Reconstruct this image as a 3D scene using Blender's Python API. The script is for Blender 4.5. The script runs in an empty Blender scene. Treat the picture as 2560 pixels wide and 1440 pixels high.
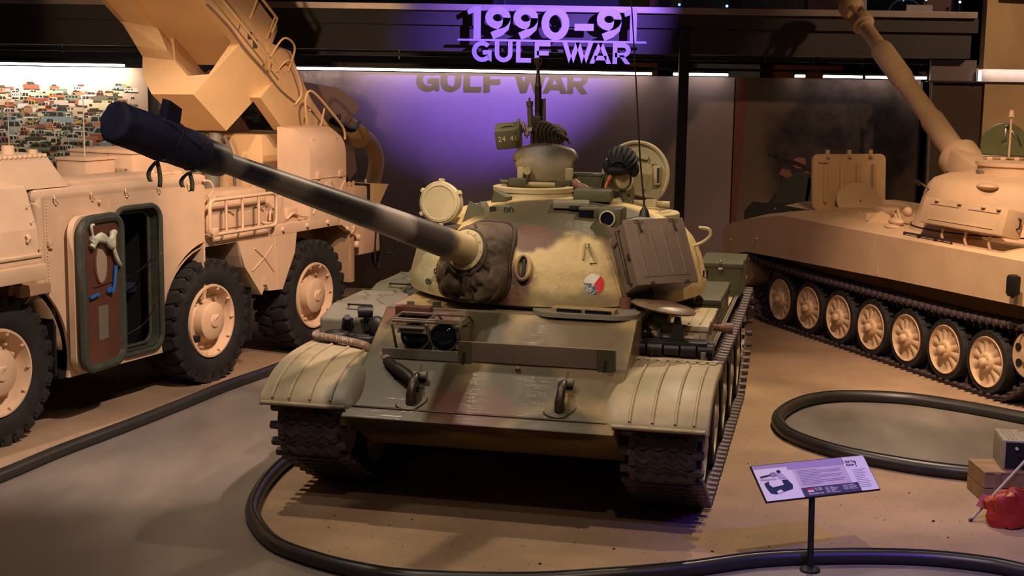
import bpy, bmesh, math, random
from mathutils import Vector, Matrix, noise
R = math.radians
S = bpy.context.scene
COL = S.collection
rnd = random.Random(7)

# ------------------------------------------------------------------ camera
cam = bpy.data.objects.new('camera', bpy.data.cameras.new('camera'))
COL.objects.link(cam)
cam.data.sensor_width = 36.0
cam.data.lens = 50.0
cam.data.clip_start = 0.1
cam.data.clip_end = 200
cam.location = (0, 0, 3.2746)
PITCH, ROLL = 0.14962, R(0.9)
cam.rotation_euler = (Matrix.Rotation(math.pi / 2 - PITCH, 3, 'X') @ Matrix.Rotation(ROLL, 3, 'Z')).to_euler()
S.camera = cam
S.view_settings.view_transform = 'Standard'
S.view_settings.look = 'None'
S.view_settings.exposure = 0.12
S.view_settings.gamma = 1.0
S.view_settings.use_curve_mapping = False

# ------------------------------------------------------------------ world: a dim hall
W = bpy.data.worlds.new('world')
S.world = W
W.use_nodes = True
W.node_tree.nodes['Background'].inputs[0].default_value = (0.62, 0.52, 0.58, 1)
W.node_tree.nodes['Background'].inputs[1].default_value = 0.030

# ------------------------------------------------------------------ lamps of the hall (ceiling spots), plus one added fill at the muzzle
def spot(name, loc, target, power, color, angle, size=0.12, blend=0.35):
    l = bpy.data.lights.new(name, 'SPOT')
    l.energy = power; l.color = color; l.spot_size = R(angle); l.spot_blend = blend; l.shadow_soft_size = size
    o = bpy.data.objects.new(name, l); COL.objects.link(o)
    o.location = loc
    o.rotation_euler = (Vector(target) - Vector(loc)).to_track_quat('-Z', 'Y').to_euler()
    return o
WARM = (1.0, 0.72, 0.45); PINK = (1.0, 0.74, 0.63); ORANGE = (1.0, 0.62, 0.36); YEL = (1.0, 0.80, 0.58)
spot('spot_tank_left', (-2.9, 10.4, 7.6), (0.2, 10.9, 1.0), 760, YEL, 60)
spot('spot_tank_over', (-1.55, 12.6, 7.7), (0.0, 10.6, 1.0), 70, YEL, 62, .06)
spot('spot_tank_over', (-0.70, 12.7, 7.7), (0.6, 10.6, 1.0), 60, (1.0, 0.78, 0.55), 62, .06)
spot('spot_tank_front', (0.6, 3.0, 7.6), (0.1, 11.0, 1.5), 240, (1.0, 0.74, 0.54), 52)
spot('spot_tank_back', (3.4, 15.6, 7.4), (1.0, 11.8, 0.8), 1150, (1.0, 0.76, 0.52), 60)
spot('spot_truck_side', (1.0, 8.2, 7.8), (-3.6, 13.4, 1.3), 2700, PINK, 46)
spot('spot_truck_front', (-6.2, 6.6, 7.4), (-4.3, 13.2, 1.7), 1500, PINK, 44)
spot('spot_boom', (-2.9, 5.5, 3.9), (-3.7, 16.0, 3.9), 1500, (1.0, 0.62, 0.34), 21)
spot('spot_muzzle_fill', (-0.6, 3.4, 7.6), (-2.0, 8.4, 2.8), 110, (1.0, 0.84, 0.74), 18)  # added fill, put in to brighten the muzzle cover and its ties
spot('spot_turret', (-2.6, 5.2, 7.6), (0.45, 11.3, 1.75), 900, (1.0, 0.78, 0.52), 15)
spot('spot_truck_rear', (0.8, 10.5, 7.8), (-2.6, 16.0, 1.8), 2100, (1.0, 0.62, 0.42), 30)
spot('spot_gun_carrier', (2.6, 10.2, 7.7), (5.6, 15.0, 1.3), 2900, (1.0, 0.66, 0.49), 40, .12, .7)
spot('spot_gun_carrier_top', (4.2, 12.6, 7.8), (5.4, 16.4, 1.3), 600, ORANGE, 60)
spot('spot_sand_right', (3.3, 13.4, 7.6), (2.9, 13.4, 0.0), 850, (1.0, 0.72, 0.46), 52)
spot('spot_path', (-3.4, 5.4, 7.6), (-2.0, 10.6, 0.0), 250, (0.95, 0.80, 0.78), 70)
spot('spot_sand_front', (1.9, 6.3, 7.6), (1.9, 10.6, 0.0), 800, (1.0, 0.76, 0.58), 50)
spot('spot_right_wall', (9.6, 15.4, 6.9), (7.6, 20.6, 3.7), 900, ORANGE, 60)
spot('spot_sign_purple', (5.27, 11.2, 6.45), (0.34, 20.5, 4.0), 19000, (0.30, 0.16, 1.0), 20, 0.025, 1.0)
spot('spot_blue_front', (3.6, 6.2, 4.2), (3.5, 8.7, 0.0), 520, (0.10, 0.05, 1.0), 60, 0.1, 0.6)

# ------------------------------------------------------------------ materials
def srgb(h):
    h = h.lstrip('#')
    def f(c): return c / 12.92 if c <= 0.04045 else ((c + 0.055) / 1.055) ** 2.4
    return tuple(f(int(h[i:i + 2], 16) / 255) for i in (0, 2, 4)) + (1,)

class NT:
    def __init__(s, name):
        s.m = bpy.data.materials.new(name); s.m.use_nodes = True
        s.t = s.m.node_tree; s.b = s.t.nodes['Principled BSDF']; s.out = s.t.nodes['Material Output']
    def n(s, ty, **kw):
        o = s.t.nodes.new(ty)
        for k, v in kw.items(): setattr(o, k, v)
        return o
    def l(s, a, b): s.t.links.new(a, b)
    def noise(s, vec, scale, detail=4, rough=.6):
        o = s.n('ShaderNodeTexNoise'); o.inputs['Scale'].default_value = scale
        o.inputs['Detail'].default_value = detail; o.inputs['Roughness'].default_value = rough
        if vec: s.l(vec, o.inputs['Vector'])
        return o.outputs['Fac']
    def ramp(s, fac, stops):
        o = s.n('ShaderNodeValToRGB'); e = o.color_ramp.elements
        while len(e) < len(stops): e.new(.5)
        for q, (p, c) in zip(e, stops): q.position = p; q.color = c if len(c) == 4 else (*c, 1)
        s.l(fac, o.inputs[0]); return o.outputs[0]
    def mix(s, fac, a, b, mode='MIX'):
        o = s.n('ShaderNodeMix'); o.data_type = 'RGBA'; o.blend_type = mode
        for k, v in ((0, fac), (6, a), (7, b)):
            if hasattr(v, 'links'): s.l(v, o.inputs[k])
            else: o.inputs[k].default_value = v
        return o.outputs[2]
    def mp(s, v, a, b, c=0, d=1):
        o = s.n('ShaderNodeMapRange'); o.interpolation_type = 'SMOOTHSTEP'
        s.l(v, o.inputs[0])
        for i, x in enumerate((a, b, c, d)): o.inputs[i + 1].default_value = x
        return o.outputs[0]
    def bump(s, h, strength, dist=.01):
        o = s.n('ShaderNodeBump'); o.inputs['Strength'].default_value = strength; o.inputs['Distance'].default_value = dist
        s.l(h, o.inputs['Height']); s.l(o.outputs[0], s.b.inputs['Normal'])
    def obj(s, ob=None):
        o = s.n('ShaderNodeTexCoord')
        if ob: o.object = ob
        return o.outputs['Object']

def paint(name, col, rough=.55, var=.12, scale=6, metal=0, bump=.06, dirt=None, spec=.4):
    n = NT(name); v = n.obj()
    c = srgb(col)
    f = n.noise(v, scale, 5)
    hi = tuple(min(1, x * (1 + var)) for x in c[:3]); lo = tuple(x * (1 - var * 1.4) for x in c[:3])
    cc = n.ramp(f, [(.3, lo), (.7, hi)])
    if dirt:
        g = n.mp(n.noise(v, scale * 2.3, 8, .75), .58, .72)
        cc = n.mix(g, cc, srgb(dirt))
    n.l(cc, n.b.inputs['Base Color'])
    n.b.inputs['Roughness'].default_value = rough; n.b.inputs['Metallic'].default_value = metal
    n.b.inputs['Specular IOR Level'].default_value = spec
    if bump: n.bump(n.noise(v, 90, 4), bump, .004)
    return n.m

def emit(name, col, strength):
    n = NT(name); e = n.n('ShaderNodeEmission'); e.inputs[0].default_value = col; e.inputs[1].default_value = strength
    n.l(e.outputs[0], n.out.inputs[0]); return n.m

def flat(name, col, rough=.6):
    n = NT(name); n.b.inputs['Base Color'].default_value = srgb(col); n.b.inputs['Roughness'].default_value = rough
    return n.m

M = {}
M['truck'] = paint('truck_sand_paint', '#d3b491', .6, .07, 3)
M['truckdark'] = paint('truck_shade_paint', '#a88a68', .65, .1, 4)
M['boom'] = paint('boom_sand_paint', '#d6b483', .6, .06, 2)
M['gv'] = paint('carrier_sand_paint', '#ccae87', .6, .07, 2.5)
M['gvgreen'] = paint('green_hatch_paint', '#4f5330', .35, .08, 8)
M['rubber'] = paint('tyre_rubber', '#23211f', .8, .3, 8, dirt='#3a352d', bump=.15)
M['black'] = paint('black_steel', '#191617', .5, .25, 20)
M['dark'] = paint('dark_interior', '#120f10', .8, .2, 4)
M['steel'] = paint('worn_steel', '#4c423c', .42, .3, 30, metal=.7, dirt='#6a4a38')
M['track'] = paint('dusty_track_steel', '#55494a', .55, .3, 14, metal=.3, dirt='#6a5148', bump=.3)
M['chrome'] = paint('bright_metal', '#c9c3b8', .2, .1, 30, metal=1)
M['olive'] = paint('olive_paint', '#4d4c36', .5, .15, 6, dirt='#5c5744')
M['olivegrey'] = paint('grey_olive_paint', '#6e695a', .5, .1, 5)
M['tan'] = paint('tan_tank_paint', '#a89b74', .5, .1, 4)
M['brownbox'] = paint('brown_bin_paint', '#6d5c50', .5, .07, 4)
M['redbrown'] = paint('red_brown_paint', '#6b4438', .5, .12, 5)
M['clothblue'] = paint('navy_cover_cloth', '#33334f', .75, .35, 7, bump=.4)
M['strap'] = paint('webbing_strap', '#b5b59a', .8, .15, 20)
M['leather'] = paint('black_leather', '#1b1c21', .7, .3, 12, bump=.3, spec=.2)
M['rope'] = paint('wire_rope', '#8a7564', .5, .25, 40, metal=.2)
M['doorbrown'] = paint('brown_door_lining', '#5d3a2c', .5, .12, 5)
M['doorgreen'] = paint('dark_green_gasket', '#3f4337', .5, .2, 12, dirt='#7d7a6c')
M['bluehandle'] = flat('blue_handle_paint', '#2a63a8', .4)
M['glass_dark'] = flat('dark_lens_glass', '#14131f', .08)
M['fascia'] = paint('charcoal_fascia', '#3b3739', .6, .1, 2)
M['inox'] = paint('brushed_steel_ledge', '#a89b94', .38, .14, 1.2, metal=.45, bump=.02)
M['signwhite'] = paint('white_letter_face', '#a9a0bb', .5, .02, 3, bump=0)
M['led'] = emit('led_strip_light', (1.0, 0.83, 0.68, 1), 13)
M['glow'] = emit('white_light_slot', (1.0, 0.9, 0.85, 1), 3)
M['orange_far'] = paint('orange_container', '#b2512f', .6, .1, 3)
M['white_far'] = paint('pale_far_panel', '#b3a79c', .6, .1, 3)
M['wood'] = paint('plain_crate_wood', '#8a6b4a', .65, .2, 10)
M['redcloth'] = paint('red_vinyl_bag', '#96291f', .42, .12, 9, bump=.25)
M['radio'] = paint('grey_radio_case', '#8c8271', .45, .08, 8)
M['white'] = flat('white_print', '#d9d2d8', .45)
M['red'] = flat('red_print', '#c8343c', .45)
M['mark'] = flat('pale_stencil_paint', '#c5b38e', .6)
M['bluewhite'] = flat('blue_print', '#32405f', .5)
M['rod'] = paint('pale_wooden_rod', '#9a8d7d', .55, .1, 12)
M['helmet'] = M['leather']
M['canvas_strip'] = paint('dark_canvas_edge', '#3c3028', .7, .2, 12)
M['orangecord'] = flat('orange_cord', '#a8552c', .6)

def floor_mats():
    n = NT('sand_floor_mat'); v = n.n('ShaderNodeNewGeometry').outputs['Position']
    f1 = n.noise(v, .9, 5); f2 = n.noise(v, 55, 3, .7); f3 = n.noise(v, 13, 3, .6)
    c = n.ramp(f1, [(.3, srgb('#89735c')), (.7, srgb('#a78d70'))])
    c = n.mix(n.mp(f2, .32, .42, .55, 0), c, srgb('#5f4a38'))
    vo = n.n('ShaderNodeTexVoronoi'); vo.inputs['Scale'].default_value = 9; n.l(v, vo.inputs['Vector'])
    sp = n.mp(vo.outputs['Distance'], .05, .10, .8, 0)
    c = n.mix(sp, c, srgb('#4a3b30'))
    n.l(c, n.b.inputs['Base Color']); n.b.inputs['Roughness'].default_value = .92; n.b.inputs['Specular IOR Level'].default_value = .15
    a = n.n('ShaderNodeMath', operation='ADD'); n.l(f2, a.inputs[0]); n.l(f3, a.inputs[1])
    n.bump(a.outputs[0], .35, .02)
    M['sand'] = n.m
    n = NT('polished_concrete_mat'); v = n.n('ShaderNodeNewGeometry').outputs['Position']
    mp = n.n('ShaderNodeMapping'); mp.inputs['Scale'].default_value = (1.0, .35, 1); mp.inputs['Rotation'].default_value = (0, 0, -.5); n.l(v, mp.inputs[0])
    f1 = n.noise(mp.outputs[0], 1.1, 6, .55); f2 = n.noise(v, 160, 2)
    c = n.ramp(f1, [(.3, srgb('#5f5853')), (.55, srgb('#746c64')), (.75, srgb('#8a8173'))])
    c = n.mix(n.mp(f2, .3, .7, .18, 0), c, srgb('#4c463f'))
    n.l(c, n.b.inputs['Base Color'])
    n.l(n.mp(f1, .3, .7, .38, .55), n.b.inputs['Roughness']); n.b.inputs['Specular IOR Level'].default_value = .35
    M['concrete'] = n.m
floor_mats()

# ------------------------------------------------------------------ mesh helpers
def frame_from(d, up=(0, 0, 1)):
    d = Vector(d).normalized(); up = Vector(up)
    if abs(d.dot(up)) > .98: up = Vector((0, 1, 0))
    x = up.cross(d).normalized(); y = d.cross(x)
    return Matrix((x, y, d)).transposed()          # columns x,y,d

class MB:
    def __init__(s): s.bm = bmesh.new()
    def verts(s, ps): return [s.bm.verts.new(p) for p in ps]
    def face(s, vs, mi=0):
        try:
            f = s.bm.faces.new(vs); f.material_index = mi; return f
        except ValueError: return None
    def poly(s, ps, mi=0): return s.face(s.verts(ps), mi)
    def box(s, c, d, rot=None, bev=0, mi=0):
        c = Vector(c); hx, hy, hz = d[0] / 2, d[1] / 2, d[2] / 2
        if rot is None: rot = Matrix.Identity(3)
        elif not isinstance(rot, Matrix): rot = Matrix.Rotation(rot, 3, 'Z')
        P = [(-hx, -hy, -hz), (hx, -hy, -hz), (hx, hy, -hz), (-hx, hy, -hz), (-hx, -hy, hz), (hx, -hy, hz), (hx, hy, hz), (-hx, hy, hz)]
        v = s.verts([c + rot @ Vector(p) for p in P])
        fs = [s.face([v[i] for i in q], mi) for q in ((3, 2, 1, 0), (4, 5, 6, 7), (0, 1, 5, 4), (1, 2, 6, 5), (2, 3, 7, 6), (3, 0, 4, 7))]
        if bev:
            ed = list({e for f in fs for e in f.edges})
            bmesh.ops.bevel(s.bm, geom=ed, offset=bev, segments=2, affect='EDGES', profile=.6)
        return s
    def b2(s, a, b, bev=0, mi=0):
        a, b = Vector(a), Vector(b)
        return s.box((a + b) / 2, [abs(x) for x in (b - a)], None, bev, mi)
    def cyl(s, p0, p1, r0, r1=None, n=16, cap=True, mi=0):
        r1 = r0 if r1 is None else r1
        p0, p1 = Vector(p0), Vector(p1); F = frame_from(p1 - p0)
        A, B = [], []
        for i in range(n):
            a = 2 * math.pi * i / n; q = F @ Vector((math.cos(a), math.sin(a), 0))
            A.append(s.bm.verts.new(p0 + q * r0)); B.append(s.bm.verts.new(p1 + q * r1))
        for i in range(n): s.face([A[i], A[(i + 1) % n], B[(i + 1) % n], B[i]], mi)
        if cap: s.face(A[::-1], mi); s.face(B, mi)
        return s
    def tube(s, pts, r, n=8, closed=False, cap=True, mi=0):
        pts = [Vector(p) for p in pts]; m = len(pts); rings = []
        rr = r if isinstance(r, (list, tuple)) else [r] * m
        prev = None
        for i, p in enumerate(pts):
            if closed: t = pts[(i + 1) % m] - pts[i - 1]
            else: t = pts[min(i + 1, m - 1)] - pts[max(i - 1, 0)]
            t = t.normalized() if t.length > 1e-9 else Vector((0, 0, 1))
            if prev is None: x = frame_from(t).col[0]
            else:
                x = prev - t * prev.dot(t)
                x = x.normalized() if x.length > 1e-6 else frame_from(t).col[0]
            y = t.cross(x); prev = x
            rings.append([s.bm.verts.new(p + (x * math.cos(2 * math.pi * k / n) + y * math.sin(2 * math.pi * k / n)) * rr[i]) for k in range(n)])
        for i in range(m if closed else m - 1):
            a, b = rings[i], rings[(i + 1) % m]
            for k in range(n): s.face([a[k], a[(k + 1) % n], b[(k + 1) % n], b[k]], mi)
        if cap and not closed: s.face(rings[0][::-1], mi); s.face(rings[-1], mi)
        return s
    def lathe(s, prof, o, axis, n=32, mi=0, capend=True):
        o = Vector(o); F = frame_from(axis); rings = []
        for r, h in prof:
            if r < 1e-6: rings.append([s.bm.verts.new(o + F @ Vector((0, 0, h)))])
            else: rings.append([s.bm.verts.new(o + F @ Vector((r * math.cos(2 * math.pi * k / n), r * math.sin(2 * math.pi * k / n), h))) for k in range(n)])
        for a, b in zip(rings, rings[1:]):
            for k in range(n):
                k2 = (k + 1) % n
                if len(a) == 1 and len(b) == 1: continue
                if len(a) == 1: s.face([a[0], b[k2], b[k]], mi)
                elif len(b) == 1: s.face([a[k], a[k2], b[0]], mi)
                else: s.face([a[k], a[k2], b[k2], b[k]], mi)
        if capend:
            if len(rings[0]) > 1: s.face(rings[0][::-1], mi)
            if len(rings[-1]) > 1: s.face(rings[-1], mi)
        return s
    def prism(s, poly, o, ux, uy, depth, mi=0):
        """poly in (ux,uy) about o, extruded along ux x uy by depth"""
        o, ux, uy = Vector(o), Vector(ux), Vector(uy); n = ux.cross(uy).normalized()
        A = s.verts([o + ux * a + uy * b for a, b in poly]); B = s.verts([o + ux * a + uy * b + n * depth for a, b in poly])
        m = len(poly)
        s.face(A[::-1], mi); s.face(B, mi)
        for i in range(m): s.face([A[i], A[(i + 1) % m], B[(i + 1) % m], B[i]], mi)
        return s
    def ball(s, c, r, n=16, m=10, rot=None, mi=0):
        c = Vector(c); r = (r, r, r) if isinstance(r, (int, float)) else r
        rot = rot or Matrix.Identity(3); rings = []
        for j in range(m + 1):
            th = math.pi * j / m
            if j in (0, m): rings.append([s.bm.verts.new(c + rot @ Vector((0, 0, r[2] * math.cos(th))))])
            else: rings.append([s.bm.verts.new(c + rot @ Vector((r[0] * math.sin(th) * math.cos(2 * math.pi * k / n), r[1] * math.sin(th) * math.sin(2 * math.pi * k / n), r[2] * math.cos(th)))) for k in range(n)])
        for a, b in zip(rings, rings[1:]):
            for k in range(n):
                k2 = (k + 1) % n
                if len(a) == 1: s.face([a[0], b[k], b[k2]], mi)
                elif len(b) == 1: s.face([a[k2], a[k], b[0]], mi)
                else: s.face([a[k2], a[k], b[k], b[k2]], mi)
        return s
    def grid(s, rows, closed=False, mi=0):
        V = [s.verts(r) for r in rows]; n = len(V[0])
        for a, b in zip(V, V[1:]):
            for k in range(n if closed else n - 1): s.face([a[k], a[(k + 1) % n], b[(k + 1) % n], b[k]], mi)
        return s
    def parts(s, name, mat, parent=None, smooth=38):
        """every loose piece becomes an object of its own"""
        bm = s.bm; bm.verts.index_update(); seen = set(); out = []
        for v0 in bm.verts:
            if v0.index in seen: continue
            st, comp = [v0], []
            seen.add(v0.index)
            while st:
                v = st.pop(); comp.append(v)
                for e in v.link_edges:
                    w = e.other_vert(v)
                    if w.index not in seen: seen.add(w.index); st.append(w)
            q = MB(); mp = {v: q.bm.verts.new(v.co) for v in comp}; fs = {f for v in comp for f in v.link_faces}
            for f in fs: q.face([mp[v] for v in f.verts])
            out.append(q.build(name, mat, parent, smooth))
        bm.free(); return out
    def build(s, name, mat, parent=None, smooth=38, solid=0, fix=True):
        if fix: bmesh.ops.recalc_face_normals(s.bm, faces=s.bm.faces)
        me = bpy.data.meshes.new(name); s.bm.to_mesh(me); s.bm.free()
        for m_ in (mat if isinstance(mat, (list, tuple)) else [mat]): me.materials.append(m_)
        for p in me.polygons: p.use_smooth = smooth > 0
        if 0 < smooth < 170: me.set_sharp_from_angle(angle=R(smooth))
        o = bpy.data.objects.new(name, me); COL.objects.link(o)
        if parent: o.parent = parent
        if solid:
            md = o.modifiers.new('thickness', 'SOLIDIFY'); md.thickness = solid; md.offset = -1
        return o

def tag(o, label, cat=None, group=None, kind=None):
    if label: o['label'] = label
    if cat: o['category'] = cat
    if group: o['group'] = group
    if kind: o['kind'] = kind
    return o
def empty(name, loc=(0, 0, 0), rz=0):
    o = bpy.data.objects.new(name, None); COL.objects.link(o); o.location = loc; o.rotation_euler = (0, 0, rz); o.empty_display_size = .3
    return o
def copy(o, parent=None):
    c = o.copy(); COL.objects.link(c)
    if parent: c.parent = parent
    return c
def copy_tree(o, parent=None):
    c = copy(o, parent)
    for ch in list(o.children): copy_tree(ch, c)
    return c
def structure(o): o['kind'] = 'structure'; return o
def rpoly(x0, y0, x1, y1, r, n=4):
    P = []
    for cx, cy, a0 in ((x1 - r, y1 - r, 0), (x0 + r, y1 - r, 90), (x0 + r, y0 + r, 180), (x1 - r, y0 + r, 270)):
        for i in range(n + 1):
            a = R(a0 + 90 * i / n); P.append((cx + r * math.cos(a), cy + r * math.sin(a)))
    return P
def text_mesh(txt, size, name, mat, parent, mtx, extrude=0.0, align='LEFT', bold=0.0):
    c = bpy.data.curves.new(name, 'FONT'); c.body = txt; c.size = size; c.extrude = extrude; c.align_x = align; c.offset = bold; c.resolution_u = 3
    t = bpy.data.objects.new(name, c); COL.objects.link(t)
    bpy.context.view_layer.update()
    me = bpy.data.meshes.new_from_object(t.evaluated_get(bpy.context.evaluated_depsgraph_get()))
    COL.objects.unlink(t); bpy.data.objects.remove(t)
    me.name = name; me.materials.clear(); me.materials.append(mat)
    me.transform(mtx)
    o = bpy.data.objects.new(name, me); COL.objects.link(o)
    if parent: o.parent = parent
    return o
def smoothpath(P, n=8, closed=False):
    P = [Vector(p) for p in P]; out = []; m = len(P)
    for i in range(m if closed else m - 1):
        g = lambda k: P[k % m] if closed else P[min(max(k, 0), m - 1)]
        a, b, c, d = g(i - 1), g(i), g(i + 1), g(i + 2)
        for k in range(n):
            t = k / n
            out.append(.5 * ((2 * b) + (c - a) * t + (2 * a - 5 * b + 4 * c - d) * t * t + (3 * b - a - 3 * c + d) * t ** 3))
    if not closed: out.append(P[-1])
    return out

# ================================================================== SETTING
WALL_Y, WALL_TOP = 21.5, 3.27
structure(MB().b2((-14, 2, -.1), (14, 27, 0)).build('sand_floor', M['sand'], smooth=0))
LEFT = [(-6.2, 5.6), (-4.9, 8.5), (-4.35, 10.0), (-4.04, 10.94), (-3.81, 11.71), (-3.52, 12.5), (-3.2, 13.44), (-2.94, 14.26), (-2.59, 15.14), (-2.15, 16.4), (-1.5, 17.7), (-.3, 18.7), (1.5, 19.2)]
TANKC = [(1.9, 17.9), (.3, 17.4), (-.85, 16.2), (-1.3, 14.7), (-1.5, 13.3), (-1.72, 12.3), (-1.84, 11.61), (-1.9, 11.24), (-1.93, 10.78), (-1.91, 10.26), (-1.82, 9.88), (-1.6, 9.41), (-1.28, 9.1), (-.96, 8.9), (-.6, 8.78), (.08, 8.76), (.6, 8.86), (1.14, 9.01), (1.7, 9.24), (2.27, 9.33), (2.81, 9.33), (3.19, 9.23), (3.43, 9.08), (4.0, 8.6), (4.8, 7.7)]
LOOP = [(2.53, 13.06), (2.65, 13.52), (2.96, 14.0), (3.38, 14.24), (3.99, 14.2), (4.49, 13.88), (4.97, 13.41), (5.6, 12.8), (5.9, 12.2), (5.5, 11.6), (4.9, 11.32), (4.3, 11.33), (3.75, 11.46), (3.31, 11.68), (2.88, 12.04), (2.58, 12.55)]
def slab(name, pts, z=.006):
    b = MB(); vs = b.verts([(p[0], p[1], z) for p in pts]); f = b.face(vs)
    bmesh.ops.triangulate(b.bm, faces=b.bm.faces)
    return structure(b.build(name, M['concrete'], smooth=0))
sp = lambda P, c=False: [(p[0], p[1]) for p in smoothpath([(x, y, 0) for x, y in P], 5, c)]
slab('concrete_path', sp(LEFT) + sp(TANKC) + [(5.2, 4), (-6.2, 4)])
slab('concrete_path', sp(LOOP, True))

M['edge'] = paint('black_edging_rubber', '#2b2826', .35, .1, 5)
def edging(P, label, closed=False, r=.055):
    pts = smoothpath([(x, y, r * .92) for x, y in P], 6, closed)
    o = MB().tube(pts, r, 12, closed).build('rubber_edging', M['edge'], smooth=60)
    MB().tube([(p[0], p[1], p[2] + r * .97) for p in pts], .009, 6, closed).build('seam', M['rubber'], o, smooth=60)
    return tag(o, label, 'edging', 'black rubber tubes along the sand beds')
edging(LEFT, 'long black rubber tube between grey path and sand under the wheeled truck')
edging(TANKC, 'black rubber tube curving round the front of the tank sand bed')
edging(LOOP, 'closed black rubber loop around the grey floor island beside the tracked gun carrier', True, .062)

# gravel crumbs on the sand
b = MB(); CURB = [p for P in (LEFT, TANKC) for p in sp(P)] + sp(LOOP, True)
def crumb_ok(x, y):
    dx, dy = x + .2577, y - 9.825; c, s_ = math.cos(.2214), math.sin(.2214); lx, ly = dx * c - dy * s_, dx * s_ + dy * c
    if abs(lx) < 1.75 and ly > .4: return False
    return all((x - a) ** 2 + (y - b_) ** 2 > .015 for a, b_ in CURB) and (x - 2.03) ** 2 + (y - 9.165) ** 2 > .02 and not (x > 3.4 and y > 9.9 and y < 11.4)
for i in range(230):
    if True: x, y = rnd.uniform(-1.7, 5), rnd.uniform(9.0, 13.5)
    if ((x - 4.2) / 1.75) ** 2 + ((y - 12.8) / 1.5) ** 2 < 1 or y < 9.5 and x > 2.2: continue
    if x < -1.75 and y < 13 and x > -3.5: continue
    if not crumb_ok(x, y): continue
    r = .004 + .010 * rnd.random() ** 3
    b.ball((x, y, r * .4), (r, r * rnd.uniform(.7, 1.2), r * .7), 6, 4)
tag(b.build('sand_crumbs', M['steel'], smooth=60), 'scattered dark crumbs of grit on the sand beds', 'grit', kind='stuff')

# ---- back wall with printed murals
def wall_mat(name, kind):
    n = NT(name); g = n.n('ShaderNodeNewGeometry').outputs['Position']
    sx = n.n('ShaderNodeSeparateXYZ'); n.l(g, sx.inputs[0])
    if kind == 'plain':
        f = n.noise(g, .5, 3)
        c = n.ramp(f, [(.3, srgb('#85777a')), (.7, srgb('#918286'))])
        # dark smoky print towards the left end of this stretch
        d = n.mp(sx.outputs[0], -3.3, -1.9, 1, 0); nn = n.noise(g, 2.2, 7, .7)
        m = n.n('ShaderNodeMath', operation='MULTIPLY'); n.l(d, m.inputs[0]); n.l(n.mp(nn, .35, .6), m.inputs[1])
        c = n.mix(m.outputs[0], c, srgb('#3a302c'))
        d2 = n.mp(sx.outputs[2], .9, .0, 0, .8)
        c = n.mix(d2, c, srgb('#86705f'))
    elif kind == 'smoke':
        f = n.noise(g, 3, 4)
        c = n.ramp(n.mp(sx.outputs[2], .8, 2.6), [(0, srgb('#6e5d4e')), (1, srgb('#64564f'))])
        v = n.n('ShaderNodeMapping'); v.inputs['Location'].default_value = (-4.85, 0, -2.2); v.inputs['Scale'].default_value = (1, 0, 1); v.vector_type = 'POINT'
        n.l(g, v.inputs[0])
        nz = n.n('ShaderNodeTexNoise'); nz.inputs['Scale'].default_value = 1.7; nz.inputs['Detail'].default_value = 6; n.l(g, nz.inputs['Vector'])
        ad = n.n('ShaderNodeVectorMath', operation='MULTIPLY_ADD'); n.l(nz.outputs['Color'], ad.inputs[0]); ad.inputs[1].default_value = (.9, 0, .9); n.l(v.outputs[0], ad.inputs[2])
        su = n.n('ShaderNodeVectorMath', operation='SUBTRACT'); n.l(ad.outputs[0], su.inputs[0]); su.inputs[1].default_value = (.45, 0, .45)
        ml = n.n('ShaderNodeVectorMath', operation='MULTIPLY'); n.l(su.outputs[0], ml.inputs[0]); ml.inputs[1].default_value = (1.0, 0, .92)
        ln = n.n('ShaderNodeVectorMath', operation='LENGTH'); n.l(ml.outputs[0], ln.inputs[0])
        sm = n.mp(ln.outputs['Value'], .85, 1.3, 1, 0)
        sc = n.ramp(n.noise(g, 2.6, 6, .65), [(.35, srgb('#221e20')), (.7, srgb('#4b4042'))])
        c = n.mix(sm, c, sc)
    n.l(c, n.b.inputs['Base Color']); n.b.inputs['Roughness'].default_value = .75; n.b.inputs['Specular IOR Level'].default_value = .2
    return n.m
M['wallplain'] = wall_mat('wall_print_plain', 'plain'); M['wallsmoke'] = wall_mat('wall_print_smoke', 'smoke')
M['mural_sand'] = paint('mural_sand_print', '#d9c3ae', .7, .06, 1.2, bump=0)
M['dustyred'] = paint('rust_print', '#6d443a', .7, .06, 2, bump=0)
structure(MB().b2((-11, WALL_Y + .01, 0), (6.1, WALL_Y + .12, WALL_TOP - .02)).build('wall_back', M['fascia'], smooth=0))
def panel(name, x0, x1, mat, label, slant=0):
    b = MB(); b.prism([(x0, 0), (x1, 0), (x1 + slant, WALL_TOP), (x0, WALL_TOP)], (0, WALL_Y + .01, 0), (1, 0, 0), (0, 0, 1), .03)
    return tag(b.build(name, mat, smooth=0), label, 'mural')
vcm = NT('mural_vehicle_print'); va = vcm.n('ShaderNodeVertexColor'); va.layer_name = 'ink'; vcm.l(va.outputs[0], vcm.b.inputs['Base Color']); vcm.b.inputs['Roughness'].default_value = .75
def ink_mesh(name, polys, parent):
    """polys: list of (layer, colour hex, [(x,z)...]) printed on the wall, each layer a hair in front of the one below"""
    bm = bmesh.new(); lay = bm.loops.layers.float_color.new('ink')
    for k, (ly, c, P) in enumerate(polys):
        f = bm.faces.new([bm.verts.new((x, WALL_Y - .0215 - ly * .0006, z)) for x, z in P])
        cc = srgb(c)
        for lp in f.loops: lp[lay] = cc
    bmesh.ops.triangulate(bm, faces=bm.faces)
    me = bpy.data.meshes.new(name); bm.to_mesh(me); bm.free(); me.materials.append(vcm.m)
    o = bpy.data.objects.new(name, me); COL.objects.link(o); o.parent = parent; o['kind'] = 'stuff'; return o
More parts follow.
